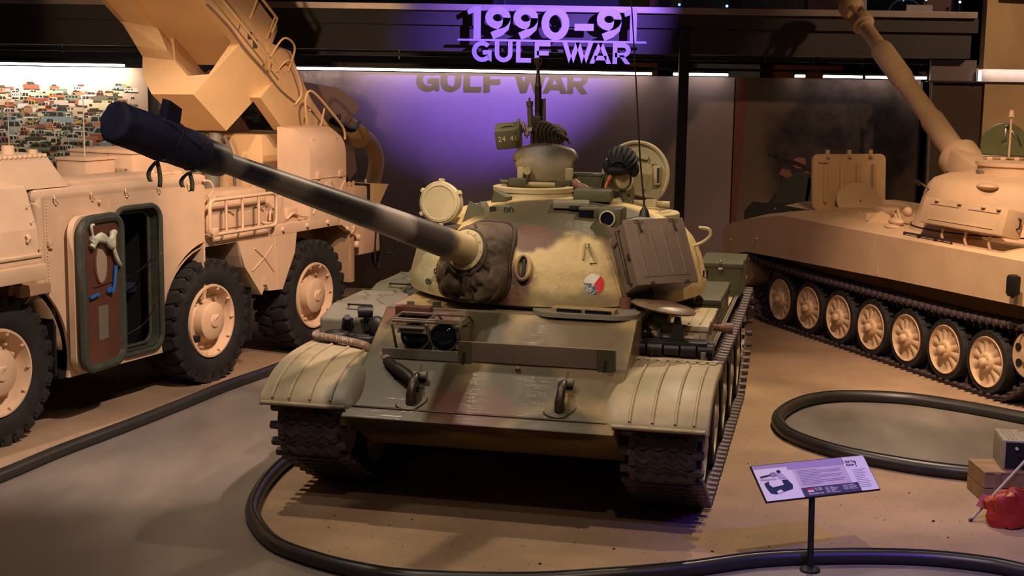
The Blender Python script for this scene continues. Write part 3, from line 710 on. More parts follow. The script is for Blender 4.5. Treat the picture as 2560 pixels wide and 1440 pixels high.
# ---- fenders, mudguards
def smooth_prof(P, n=6): return [(p[1], p[2]) for p in smoothpath([(0, a, b) for a, b in P], n)]
GUARD = smooth_prof([(1.16, 1.12), (.9, 1.12), (.62, 1.105), (.38, 1.06), (.19, .98), (.085, .90), (.055, .835)])
def offp(P, i, d):
    a = Vector(P[max(i - 1, 0)]); c = Vector(P[min(i + 1, len(P) - 1)]); t = (c - a).normalized(); nrm = Vector((-t.y, t.x))
    if nrm.y < 0: nrm = -nrm
    if abs(nrm.y) < .05 and nrm.x > 0: nrm = -nrm
    return Vector(P[i]) + nrm * d
for s in (-1, 1):
    mb = MB(); x_in, x_out = (.95, 1.50) if s > 0 else (.95, 1.6)
    mb.b2((s * x_in, 1.16, 1.105), (s * x_out, 6.2, 1.12)); mb.b2((s * (x_out - .012), 1.16, 1.06), (s * x_out, 6.2, 1.12))
    mb.build('track_shelf', M['camo_fender'], tank, smooth=0)
    cross = [(1.655, -.06), (1.652, -.012), (1.64, 0), (1.02, 0), (.955, -.015), (.905, -.06), (.88, -.12), (.87, -.24)]
    rows = []
    for i in range(len(GUARD)):
        row = []
        for cx, cd in cross:
            fade = 1.0 if i < len(GUARD) - 4 else .55
            p = offp(GUARD, i, cd * (1 if cd > -.07 else fade)); row.append((s * cx, p.x, p.y))
        rows.append(row)
    mb = MB(); mb.grid(rows)
    gd = mb.build('mudguard', M['camo_fender'], tank, smooth=50, solid=.012)
    mb = MB()
    for cx in (1.10, 1.26, 1.42, 1.55):
        mb.tube([(s * cx, *offp(GUARD, i, .004)) for i in range(4, len(GUARD) - 5)], .012, 6)
    mb.tube([(s * .98, *offp(GUARD, len(GUARD) - 3, .008)), (s * 1.63, *offp(GUARD, len(GUARD) - 3, .008))], .014, 8)
    mb.parts('pressed_rib', M['camo_fender'], gd)
    mb = MB(); mb.tube([(s * 1.62, 1.13, 1.132), (s * .95, 1.13, 1.132)], .011, 8)
    for k in range(9): mb.box((s * (1.58 - k * .075), 1.10, 1.126), (.05, .05, .008))
    mb.build('hinge_strip', M['camo_fender'], tank)
    mb = MB(); mb.tube([(s * .885, .9, 1.10), (s * .88, .75, 1.02), (s * .875, .62, 1.0), (s * .87, .5, .92)], .009, 6); mb.cyl((s * .93, 1.18, 1.10), (s * .93, 1.18, 1.22), .012, .008, 8); mb.cyl((s * 1.5, 1.2, 1.10), (s * 1.5, 1.2, 1.19), .02, .02, 8); mb.build('guard_catch', M['olivegrey'], gd)
# ---- tracks: every link one piece
def track_path(pts, n):
    P = pts; L = [0]
    for a, b in zip(P, P[1:] + P[:1]): L.append(L[-1] + math.dist(a, b))
    out = []; T = L[-1]
    for k in range(n):
        d = T * k / n; i = max(j for j in range(len(P)) if L[j] <= d + 1e-9); a, b = P[i], P[(i + 1) % len(P)]; t = (d - L[i]) / max(1e-9, L[i + 1] - L[i])
        out.append((a[0] + (b[0] - a[0]) * t, a[1] + (b[1] - a[1]) * t))
    return out
def arcp(cy, cz, r, a0, a1, n): return [(cy + r * math.cos(R(a0 + (a1 - a0) * i / n)), cz + r * math.sin(R(a0 + (a1 - a0) * i / n))) for i in range(n + 1)]
def link_mesh(wid, pitch, name, horn=True):
    mb = MB(); hw = wid / 2; hp = pitch / 2; st = 9; th = .03
    fr, bk = [], []
    for i in range(st + 1):
        x = -hw * .82 + hw * 1.64 * i / st; z = .022 if i % 2 else -.006
        fr.append((x, -hp + .004 + (.018 if (i // 1) % 2 else -.008))); bk.append((x, hp - .004 + (.018 if i % 2 else -.008)))
    mb.prism(fr + bk[::-1], (0, 0, -th / 2), (1, 0, 0), (0, 1, 0), th)
    # raised zigzag grouser on the outer face (z up = outside) and pin bosses
    zz = []
    for i in range(st + 1): zz.append((-hw * .80 + hw * 1.6 * i / st, (.022 if i % 2 else -.012)))
    mb.prism([(x, y - .014) for x, y in zz] + [(x, y + .014) for x, y in zz[::-1]], (0, 0, th / 2), (1, 0, 0), (0, 1, 0), .022)
    for sx in (-1, 1):
        mb.cyl((sx * hw * .74, -hp * .62, .004), (sx * hw * 1.02, -hp * .62, .004), .036, .032, 8)
        mb.box((sx * hw * .72, .0, th / 2 + .006), (.05, pitch * .8, .02), None)
    if horn: mb.prism([(-.045, 0), (.045, 0), (.022, .10), (-.022, .10)], (0, .02, -th / 2), (1, 0, 0), (0, 0, -1), .03)
    o = mb.build(name, M['track'], None, smooth=0); me = o.data; COL.objects.unlink(o); bpy.data.objects.remove(o); return me
tl_me = link_mesh(.58, .137, 'track_link')
def lay_track(parent, x, pts, n, me, name='track', flip=1):
    P = track_path(pts, n); pins = MB(); w = .2
    for (a, b), (c, d) in list(zip(P, P[1:] + P[:1]))[::1]:
        pins.tube([(x - .22, a, b), (x + .22, a, b)], .012, 5, cap=False)
    tr = pins.build(name, M['steel'], parent)
    for k in range(n):
        (a, b), (c, d) = P[k], P[(k + 1) % n]
        o = bpy.data.objects.new('track_link', me); COL.objects.link(o); o.parent = tr
        t = Vector((0, c - a, d - b)).normalized(); X = Vector((1, 0, 0)); N = X.cross(t) * flip
        o.matrix_local = Matrix.Translation((x, (a + c) / 2, (b + d) / 2)) @ Matrix((X * (1 if flip > 0 else -1), t, N)).transposed().to_4x4()
    return tr
# loop: ground -> up the front -> over the top (so the link's outer face looks outward)
RW = .405; GZ = .035
TP = arcp(5.72, .66, .36, -75, 80, 9) + [(5.2, .99), (4.3, .955), (3.2, .95), (2.2, .965), (1.3, 1.0)] + arcp(.58, .66, .375, 95, 215, 9) + [(1.02, GZ + .02), (1.18, GZ), (4.9, GZ), (5.05, GZ + .015)]
wheel_y = [1.2, 2.2, 3.08, 3.96, 4.86]
for s in (-1, 1):
    # path order above runs counter-clockwise seen from +x
    lay_track(tank, s * 1.32, TP, 92, tl_me, flip=-1)
    for y in wheel_y:
        for q in (0,):
            mb = MB(); X = s * 1.32
            for sx in (-1, 1):
                xo = X + sx * .145
                mb.lathe([(.33, -.085), (.395, -.08), (RW - .003, -.06), (RW - .003, .06), (.395, .08), (.33, .085)], (xo, y, RW + GZ + .02), (1, 0, 0), 40, capend=False)
            w = mb.build('road_wheel', M['rubber'], tank, smooth=40)
            mb = MB()
            for sx in (-1, 1):
                xo = X + sx * .145
                mb.lathe([(.335, -.07), (.335, .07)], (xo, y, RW + GZ + .02), (1, 0, 0), 40, capend=False)
                mb.lathe([(.338, .055 * sx), (.31, .058 * sx), (.29, .03 * sx), (.15, .0), (.12, .06 * sx), (.09, .09 * sx), (0, .1 * sx)], (xo, y, RW + GZ + .02), (1, 0, 0), 40, capend=False)
                for k in range(5):
                    a = 2 * math.pi * k / 5 + y; mb.box((xo + sx * .03, y + .22 * math.cos(a), RW + GZ + .02 + .22 * math.sin(a)), (.05, .2, .07), Matrix.Rotation(a, 3, 'X'), .012)
            mb.build('wheel_disc', M['camo_fender'], w, smooth=40)
    for nm, y, z, r in (('idler_wheel', .58, .66, .33), ('drive_sprocket', 5.72, .66, .31)):
        mb = MB()
        for sx in (-1, 1): mb.lathe([(r, -.04), (r, .04), (r * .8, .05), (r * .4, .02), (.1, .06), (0, .07)], (s * 1.32 + sx * .13, y, z), (1, 0, 0), 26)
        if nm == 'drive_sprocket':
            for k in range(13):
                a = 2 * math.pi * k / 13
                for sx in (-1, 1): mb.box((s * 1.32 + sx * .2, y + (r + .02) * math.cos(a), z + (r + .02) * math.sin(a)), (.04, .08, .07), Matrix.Rotation(a, 3, 'X'))
        mb.build(nm, M['camo_fender'], tank, smooth=35)
# ---- stowage on the picture-left fender: three fuel cells with stamped lids
def tank_box(name, x0, x1, y0, y1, z0, z1, mat, inset=.06, front=.16, label=None):
    mb = MB(); zm = z0 + (z1 - z0) * .62
    lo = [(x0, y0), (x1, y0), (x1, y1), (x0, y1)]; up = [(x0 + inset, y0 + front), (x1 - inset * 2, y0 + front), (x1 - inset * 2, y1 - inset), (x0 + inset, y1 - inset)]
    A = mb.verts([(x, y, z0) for x, y in lo]); B = mb.verts([(x, y, zm) for x, y in lo]); Cc = mb.verts([(x, y, z1) for x, y in up])
    for P, Q in ((A, B), (B, Cc)):
        for i in range(4): mb.face([P[i], P[(i + 1) % 4], Q[(i + 1) % 4], Q[i]])
    mb.face(A[::-1]); mb.face(Cc)
    o = mb.build(name, mat, tank, smooth=0); m_ = o.modifiers.new('edge', 'BEVEL'); m_.width = .02; m_.segments = 3
    cx, cy = (up[0][0] + up[1][0]) / 2, (up[0][1] + up[2][1]) / 2; wx, wy = (up[1][0] - up[0][0]) / 2, (up[2][1] - up[0][1]) / 2
    mb = MB(); e = z1 + .002
    for sx in (-1, 1):
        for sy in (-1, 1): mb.tube([(cx + sx * wx * .32, cy + sy * wy * .3, e), (cx + sx * wx * .92, cy + sy * wy * .9, e)], .007, 6)
    mb.tube([(cx + wx * .34 * math.cos(a), cy + wy * .34 * math.sin(a), e) for a in [2 * math.pi * k / 16 for k in range(16)]], .007, 6, True)
    mb.parts('stamped_rib', mat, o)
    mb = MB(); mb.cyl((up[2][0] - .08, up[2][1] - .06, z1 - .01), (up[2][0] - .08, up[2][1] - .06, z1 + .03), .055, .05, 16); mb.cyl((up[2][0] - .08, up[2][1] - .06, z1 + .03), (up[2][0] - .08, up[2][1] - .06, z1 + .045), .02, .02, 8); mb.build('filler_cap', mat, o)
    mb = MB(); xs = (x0 + x1) / 2; mb.tube([(xs - .1, y0 + front * .75, z1 - .01), (xs - .1, y0 + front * .55, z1 + .005), (xs + .1, y0 + front * .55, z1 + .005), (xs + .1, y0 + front * .75, z1 - .01)], .008, 6); mb.build('grab_handle', M['black'], o)
    if label: o['label'] = label
    return o
tank_box('fuel_cell', -1.60, -.98, .98 + .22, 2.16, 1.12, 1.40, M['olivegrey'])
tank_box('fuel_cell', -1.62, -1.02, 2.40, 3.35, 1.12, 1.40, M['olive'])
tank_box('fuel_cell', -1.62, -1.05, 3.65, 4.6, 1.12, 1.44, M['olive'])
# ---- stowage bins on the picture-right fender
def bin_box(x0, x1, y0, y1, z0, z1, mat, ribs=True, name='stowage_bin'):
    mb = MB(); mb.b2((x0, y0, z0), (x1, y1, z1 - .04), .01); o = mb.build(name, mat, tank, smooth=0)
    mb = MB(); mb.b2((x0 - .012, y0 - .012, z1 - .045), (x1 + .012, y1 + .012, z1), .012)
    if ribs:
        for k in range(5): xx = x0 + (x1 - x0) * (k + .7) / 5.4; mb.tube([(xx, y0 + .05, z1), (xx, y1 - .05, z1)], .009, 6)
    mb.build('lid', mat, o, smooth=30)
    mb = MB(); xm = (x0 + x1) / 2
    mb.b2((xm - .012, y0 - .025, z1 - .09), (xm + .012, y0 - .008, z1 + .012)); mb.cyl((xm - .02, y0 - .02, z1 - .05), (xm + .02, y0 - .02, z1 - .05), .012, .012, 8); mb.ball((xm, y0 - .02, z1 + .015), .014, 8, 6)
    for yy in (y0 + .15, y1 - .15): mb.b2((x1 + .008, yy - .015, z1 - .09), (x1 + .024, yy + .015, z1 + .01)); mb.ball((x1 + .02, yy, z1 - .03), .016, 8, 6)
    for q_ in mb.parts('toggle_latch', M['chrome'], o): q_.name = 'toggle_latch'
    mb = MB(); mb.prism([(-.1, 0), (.1, 0), (.1, .06), (-.1, .06)], (xm + .05, y0 - .002, z0 + .07), (1, 0, 0), (0, 0, 1), -.0); mb.build('recess', mat, o) if False else mb.bm.free()
    return o
bin_box(1.02, 1.50, 1.46, 2.36, 1.12, 1.35, M['camo_fender'])
mb = MB(); mb.cyl((1.25, 1.46, 1.25), (1.40, 1.46, 1.25), .022, .022, 10); mb.box((1.42, 1.46, 1.25), (.05, .06, .06), None, .01); mb.build('spare_lamp', M['camo_fender'], tank)
bin_box(1.07, 1.50, 2.62, 3.75, 1.12, 1.38, M['olive'], False)
bin_box(1.15, 1.56, 4.55, 5.4, 1.12, 1.45, M['olive'], False)
mb = MB()
for k in range(5): mb.box((1.02 + k * .03, 4.1, 1.30 + k * .02 - k * k * .006), (.02, .5, .03))
mb.parts('exhaust_fin', M['tan'], tank)
mb = MB(); mb.tube([(1.51, 1.25, 1.12), (1.51, 6.1, 1.12)], .012, 6); mb.tube([(1.535, 1.3, 1.135), (1.535, 6.0, 1.135)], .008, 6); mb.parts('edge_rail', M['olivegrey'], tank)
mb = MB(); mb.cyl((1.50, 2.05, 1.24), (1.62, 2.05, 1.24), .028, .034, 12); mb.cyl((1.60, 2.05, 1.24), (1.66, 2.05, 1.24), .045, .045, 12); mb.build('side_stub', M['redbrown'], tank)
# spare track links lying across the fender
mb = MB()
for k in range(2):
    for j in range(5):
        x = .99 + j * .13; mb.cyl((x - .06, 1.30 + k * .1, 1.185 + .01 * k), (x + .055, 1.30 + k * .1, 1.185 + .01 * k), .058 if j % 2 else .05, None, 12)
    mb.box((1.27, 1.30 + k * .1, 1.235), (.5, .075, .03), None, .008)
mb.prism([(-.055, 0), (.055, 0), (.022, .19), (-.022, .19)], (1.28, 1.31, 1.24), (1, 0, 0), (0, 0, 1), -.06)
sp_ = mb.build('spare_track_link', M['black'], tank, smooth=35)
mb = MB()
for x in (1.1, 1.48): mb.cyl((x, 1.22, 1.12), (x, 1.22, 1.19), .007, .007, 6)
mb.cyl((.94, 1.16, 1.12), (.94, 1.16, 1.33), .012, .012, 8); mb.tube([(.83, 1.12, 1.31), (.93, 1.15, 1.31)], .015, 8)
mb.parts('clamp_bolt', M['steel'], tank)
# side marker lamps, horn
for X, Y in ((1.13, 1.42), (-1.2, 1.18)):
    mb = MB(); mb.cyl((X, Y, 1.12), (X, Y, 1.34), .014, .014, 8); mb.lathe([(0, -.05), (.045, -.045), (.05, 0), (.045, .07), (0, .075)], (X + .01, Y, 1.40 if X > 0 else 1.37), (1, -.2, 0) if X > 0 else (-1, -.4, 0), 14); mb.build('marker_lamp', M['olive'] if X > 0 else M['black'], tank)
    X2 = X - .1 if X > 0 else X + .11
    mb = MB(); mb.cyl((X2, Y - .02, 1.3), (X2, Y - .06, 1.3), .042, .036, 14); mb.tube([(X2, Y, 1.3), (X2 + .05, Y, 1.26), (X, Y, 1.24)], .01, 6); sl = mb.build('side_lamp', M['black'], tank)
    mb = MB(); mb.ball((X2, Y - .058, 1.302), .018, 10, 8); mb.build('lens', M['chrome'], sl)
mb = MB(); mb.ball((-1.09, 1.13, 1.26), (.075, .06, .09), 14, 10); mb.box((-1.09, 1.15, 1.16), (.1, .08, .1), None, .01); mb.build('horn', M['black'], tank)
mb = MB(); mb.lathe([(0, 0), (.05, 0), (.03, .09), (.028, .12), (0, .12)], (-1.36, 1.2, 1.24), (.2, -.6, .7), 12); mb.box((-1.36, 1.215, 1.26), (.1, .04, .1), None, .02); mb.build('convoy_lamp', M['black'], tank)
mb = MB(); mb.b2((-.88, .94, 1.40), (-.60, 1.05, 1.47), .01); mb.build('roof_box', M['redbrown'], tank)
mb = MB(); mb.cyl((-.83, 1.2, 1.42), (-.83, 1.2, 1.47), .03, .03, 10); mb.cyl((-.62, 1.22, 1.42), (-.62, 1.22, 1.475), .035, .035, 10); mb.parts('plug', M['olive'], tank)
# ---- tow cable
cab = tag(MB().tube(smoothpath([(-1.62, 1.35, 1.16), (-1.60, 1.12, 1.165), (-1.40, 1.02, 1.17), (-1.12, .90, 1.155), (-.94, .70, 1.13), (-.83, .57, 1.13), (-.79, .50, 1.115)], 8), .026, 10).build('tow_cable', M['rope'], None, smooth=60), 'thick twisted steel tow cable lying over one mudguard to the tow hook', 'cable')
cab.matrix_world = Matrix.Translation(tank.location) @ Matrix.Rotation(-.2214, 4, 'Z')
mb = MB(); pp = smoothpath([(-1.62, 1.35, 1.16), (-1.60, 1.12, 1.165), (-1.40, 1.02, 1.17), (-1.12, .90, 1.155), (-.94, .70, 1.13), (-.83, .57, 1.13), (-.79, .50, 1.115)], 60)
for ph in range(6):
    q = []
    for i, p in enumerate(pp):
        t = (pp[min(i + 1, len(pp) - 1)] - pp[max(0, i - 1)]).normalized(); F = frame_from(t); a = i * .26 + ph * math.pi / 3
        q.append(p + F @ Vector((math.cos(a), math.sin(a), 0)) * .022)
    mb.tube(q, .011, 5)
mb.build('strand', M['rope'], cab, smooth=60)
mb = MB(); mb.tube(smoothpath([(-.80, .51, 1.12), (-.72, .42, 1.10), (-.60, .33, 1.065), (-.53, .27, 1.03), (-.505, .24, .985)], 5), [.04] * 6 + [.046] * 8 + [.04] * 7, 12); mb.build('thimble', M['black'], cab, smooth=60)
mb = MB(); mb.cyl((-1.38, 1.14, 1.17), (-1.14, 1.12, 1.17), .03, .03, 10); mb.tube([(-1.42 + .075 * math.cos(a), 1.12 + .05 * math.sin(a), 1.18) for a in [2 * math.pi * k / 14 for k in range(14)]], .036, 8, True); mb.tube([(-1.19 + .08 * math.cos(a), 1.10 + .05 * math.sin(a), 1.17) for a in [2 * math.pi * k / 14 for k in range(14)]], .026, 8, True); mb.build('cable_eye', M['black'], tank, smooth=60)

# ------------------------------------------------------------------ turret
TC = Vector((.11, 2.5, 0)); TR_ = 1.28; AZ = -19.7
PROF = [(1.0, 1.47), (1.0, 1.57), (.96, 1.77), (.905, 1.91), (.835, 2.01), (.70, 2.11), (.5, 2.17), (.3, 2.21), (0, 2.23)]
def prof_at(z):
    P = PROF
    if z <= P[0][1]: return P[0][0]
    for (r0, z0), (r1, z1) in zip(P, P[1:]):
        if z <= z1: return r0 + (r1 - r0) * (z - z0) / (z1 - z0)
    return 0
def dome(az, z, off=0.0):
    """point on the turret shell; az in degrees from the tank's front, positive towards picture right"""
    r = TR_ * prof_at(z); e = .004; dz = (prof_at(z + e) - prof_at(z - e)) * TR_ / (2 * e)
    a = R(az); out = Vector((math.sin(a), -math.cos(a), 0)); n = (out + Vector((0, 0, -dz))).normalized()
    return Vector((TC.x, TC.y, z)) + out * r + n * off, n
mb = MB(); zs = [1.445, 1.475, 1.52] + [1.57 + k * .04 for k in range(12)] + [2.05, 2.08, 2.11, 2.13, 2.15, 2.17, 2.19, 2.21, 2.222]
rows = []
for i, z in enumerate(zs):
    if i == 0: rows.append([(TC.x + 1.2 * math.sin(R(a)), TC.y - 1.2 * math.cos(R(a)), z) for a in range(0, 360, 5)])
    else: rows.append([tuple(dome(a, z)[0]) for a in range(0, 360, 5)])
mb.grid(rows, True); mb.face(mb.verts(rows[-1]))
turret = mb.build('turret', M['camo_turret'], tank, smooth=60)
mb = MB(); mb.cyl((TC.x, TC.y, 1.425), (TC.x, TC.y, 1.455), 1.16, 1.16, 64); mb.build('turret_ring', M['black'], tank, smooth=30)

# roundel painted on the shell: white / red / blue wedges
def wedge(a0, a1, c, r, off, mat, nm, par):
    o0, n = dome(*c); F = frame_from(n); rows = []
    for j in range(5):
        row = []
        for i in range(9):
            a = R(a0 + (a1 - a0) * i / 8); q = o0 + F @ Vector((math.cos(a), math.sin(a), 0)) * (r * j / 4)
            az = math.degrees(math.atan2(q.x - TC.x, -(q.y - TC.y))); row.append(tuple(dome(az, q.z, off)[0]))
        rows.append(row)
    mb = MB(); mb.grid(rows); return mb.build(nm, mat, par, smooth=60)
rc = (23.8, 1.657)
wp = NT('roundel_white'); f_ = wp.noise(wp.obj(), 26, 5, .8); wp.l(wp.ramp(f_, [(.4, srgb('#e6e2da')), (.66, srgb('#c9c2b4'))]), wp.b.inputs['Base Color']); wp.b.inputs['Roughness'].default_value = .4
bp_ = NT('roundel_blue'); f_ = bp_.noise(bp_.obj(), 40, 5, .8); bp_.l(bp_.ramp(f_, [(.46, srgb('#394861')), (.56, srgb('#c6c2bb'))]), bp_.b.inputs['Base Color'])
rp_ = NT('roundel_red'); f_ = rp_.noise(rp_.obj(), 34, 5, .8); rp_.l(rp_.ramp(f_, [(.5, srgb('#c72a33')), (.75, srgb('#b8555a'))]), rp_.b.inputs['Base Color'])
F0 = frame_from(dome(*rc)[1]); up_ang = math.degrees(math.atan2((F0.inverted() @ Vector((0, 0, 1))).y, (F0.inverted() @ Vector((0, 0, 1))).x))
sgn = 1 if (F0 @ Vector((math.cos(R(up_ang - 90)), math.sin(R(up_ang - 90)), 0))).x > 0 else -1
for lo, hi, mt, nm in ((-80, 40, wp.m, 'white_sector'), (40, 160, rp_.m, 'red_sector'), (160, 280, bp_.m, 'blue_sector')):
    wedge(up_ang - sgn * lo, up_ang - sgn * hi, rc, .082, .004, mt, 'roundel', turret)
# lifting rings, bosses, brackets
def onshell(az, z, w, h, d, mat, nm, rotz=0):
    p, n = dome(az, z); F = frame_from(n); mb = MB(); mb.box(p + n * d / 2, (w, h, d), F @ Matrix.Rotation(R(rotz), 3, 'Z'), min(w, h, d) * .2); return mb.build(nm, mat, turret)
p, n = dome(-1.8, 1.768); F = frame_from(n)
mb = MB(); mb.tube([p + n * .04 + F @ Vector((.055 * math.cos(a), .10 * math.sin(a), 0)) for a in [2 * math.pi * k / 24 for k in range(24)]], .017, 8, True)
mb.grid([[p + n * h + F @ Vector((.055 * math.cos(a), .10 * math.sin(a), 0)) for a in [2 * math.pi * k / 24 for k in range(24)]] for h in (-.03, .04)], True)
mb.build('sight_port', M['camo_turret'], turret)
mb = MB(); mb.box(p + n * .012, (.025, .15, .02), F, .004); mb.build('port_slot', M['black'], turret)
p, n = dome(22.5, 1.868); F = frame_from(n)
mb = MB(); mb.tube([p + F @ Vector((-.05, -.03, 0)), p + n * .03 + F @ Vector((-.03, .09, 0)), p + n * .03 + F @ Vector((.0, .09, 0)), p + F @ Vector((.05, -.06, 0)), p + F @ Vector((.0, -.06, 0))], .012, 6); mb.build('lifting_eye', M['tan'], turret)
p0, n0 = dome(31.5, 1.9, .01)
mb = MB(); mb.tube([dome(33, 1.93, .006)[0], dome(33.5, 1.93, .06)[0], dome(39, 1.95, .06)[0], dome(39.5, 1.95, .006)[0]], .012, 6); mb.tube([dome(30 + t * 4, 1.88 - t * .36, .006)[0] for t in [k / 12 for k in range(13)]], .012, 6); mb.build('shell_seam', M['camo_turret'], turret)
mb = MB()
for az, z in ((-40, 1.667), (-44, 1.575), (-42.5, 1.70)):
    p, n = dome(az, z, .01); F = frame_from(n)
    if z < 1.69:
        for dx in (-.02, .02): mb.tube([p + n * .01 + F @ Vector((dx + .016 * math.cos(a), .02 * math.sin(a), 0)) for a in [2 * math.pi * k / 12 for k in range(12)]], .006, 6, True)
mb.parts('tie_loop', M['black'], turret)
mb = MB(); mb.tube(smoothpath([(1.27, 2.42, 1.86), (1.36, 2.42, 1.90), (1.42, 2.42, 1.96), (1.40, 2.42, 2.01), (1.32, 2.42, 2.02)], 5), .014, 8); mb.build('grab_rail', M['tan'], turret)
mb = MB(); p, n = dome(84, 1.66, .02); mb.tube([p, p + Vector((0, 0, -.05)), p + Vector((.03, -.02, -.06)), p + Vector((.035, -.02, .02))], .008, 6); mb.build('tie_hook', M['black'], turret)

# ---- main gun
B0 = Vector((-.366, 1.142, 1.908)); MZ = Vector((-1.555, -2.175, 2.97)); GD = (MZ - B0).normalized(); GF = frame_from(GD)
n = NT('barrel_paint'); v = n.obj(tank)
sb_ = n.n('ShaderNodeVectorMath', operation='SUBTRACT'); n.l(v, sb_.inputs[0]); sb_.inputs[1].default_value = B0
dt = n.n('ShaderNodeVectorMath', operation='DOT_PRODUCT'); n.l(sb_.outputs[0], dt.inputs[0]); dt.inputs[1].default_value = GD
ad = n.n('ShaderNodeMath', operation='MULTIPLY_ADD'); n.l(n.noise(v, 4, 3), ad.inputs[0]); ad.inputs[1].default_value = .28; n.l(dt.outputs['Value'], ad.inputs[2])
dv = n.n('ShaderNodeMath', operation='DIVIDE'); n.l(ad.outputs[0], dv.inputs[0]); dv.inputs[1].default_value = 4.0
SD, DK, LG = srgb('#a8946d'), srgb('#3a3230'), srgb('#8f8478')
bands = [(0, SD), (.40, SD), (.53, DK), (.95, DK), (1.06, LG), (1.34, LG), (1.50, DK), (2.08, DK), (2.24, LG), (2.44, LG), (2.54, srgb('#2b2a38')), (2.74, srgb('#2b2a38')), (2.82, srgb('#8d8583')), (2.96, srgb('#8d8583')), (3.06, srgb('#262533')), (3.9, srgb('#262533'))]
n.l(n.ramp(dv.outputs[0], [(a / 4.0, c) for a, c in bands]), n.b.inputs['Base Color']); n.b.inputs['Roughness'].default_value = .42
n.bump(n.noise(v, 60, 4), .06, .004); M['barrel'] = n.m
mb = MB(); mb.lathe([(.128, -.1), (.128, 0), (.120, .06), (.116, .4), (.104, 1.0), (.085, 1.9), (.067, 2.72), (.067, 2.78), (.098, 2.80), (.104, 2.84), (.104, 3.1), (.10, 3.12), (.095, 3.6)], B0, GD, 36)
gun = mb.build('gun_barrel', M['barrel'], tank, smooth=30)
mb = MB(); mb.lathe([(.125, -.01), (.158, -.01), (.162, .0), (.162, .012), (.156, .016), (.128, .018)], B0, GD, 40, capend=False)
for k in range(12):
    a = 2 * math.pi * k / 12; q = B0 + GF @ Vector((.145 * math.cos(a), .145 * math.sin(a), .014)); mb.cyl(q, q + GD * .008, .007, .007, 6)
mb.build('mantlet_flange', M['tan'], gun, smooth=30)
mb = MB(); rows = []
for l, r in ((2.98, .108), (3.02, .116), (3.1, .12), (3.2, .119), (3.3, .124), (3.42, .121), (3.52, .123), (3.6, .122), (3.66, .12), (3.685, .112), (3.69, .09), (3.692, .0)):
    row = []
    for k in range(32):
        a = 2 * math.pi * k / 32; d = Vector((math.cos(a), math.sin(a), 0)); w = noise.noise(Vector((d.x * 2, d.y * 2, l * 5))) * .010
        row.append(B0 + GD * (l + (w if r > .1 else 0)) + GF @ (d * max(0, r + w * (r > .05))))
    rows.append(row)
mb.grid(rows, True); cov = mb.build('muzzle_cover', M['clothblue'], tank, smooth=70)
# cloth flap standing off the cover and the two webbing ties
mb = MB(); upv = GF.inverted() @ Vector((0, 0, 1)); ua = math.atan2(upv.y, upv.x)
def gp(l, ang, r): return B0 + GD * l + GF @ Vector((math.cos(ua + ang) * r, math.sin(ua + ang) * r, 0))
q = gp(3.27, -.25, .115); mb.prism([(-.06, -.03), (.065, -.02), (.055, .11), (-.055, .10)], q, GD * .9 + Vector((0, 0, .1)), Vector((.2, 0, 1)), .07)
mb.grid([[gp(3.40 - t * .30, -.6 - t * .9 + e, .124 + .004 * math.sin(t * 9)) for e in (-.12, .12)] for t in [k / 10 for k in range(11)]])
mb.grid([[gp(3.20 + t * .1, -.1 - t * 1.9 + e, .126) for e in (-.1, .1)] for t in [k / 10 for k in range(11)]])
mb.build('cover_flap', M['clothblue'], cov, smooth=50, solid=.006)
for l0, ln_ in ((3.30, .16), (3.03, .12)):
    mb = MB(); mb.grid([[gp(l0 + dl, a, .127) for dl in (-.012, .012)] for a in [math.pi + 1.9 * (k / 10 - .5) - .5 for k in range(11)]])
    b0 = gp(l0, math.pi - .1, .13)
    for dx, dz in ((-.035, -.75), (.012, -.95)):
        mb.grid([[b0 + Vector((dx * math.sin(t * 2.4) * 1.4 + e, dx * .5 * t, dz * ln_ * t)) for e in (-.014, .014)] for t in [k / 6 for k in range(7)]])
    mb.build('webbing_tie', M['strap'], cov, smooth=60, solid=.003)
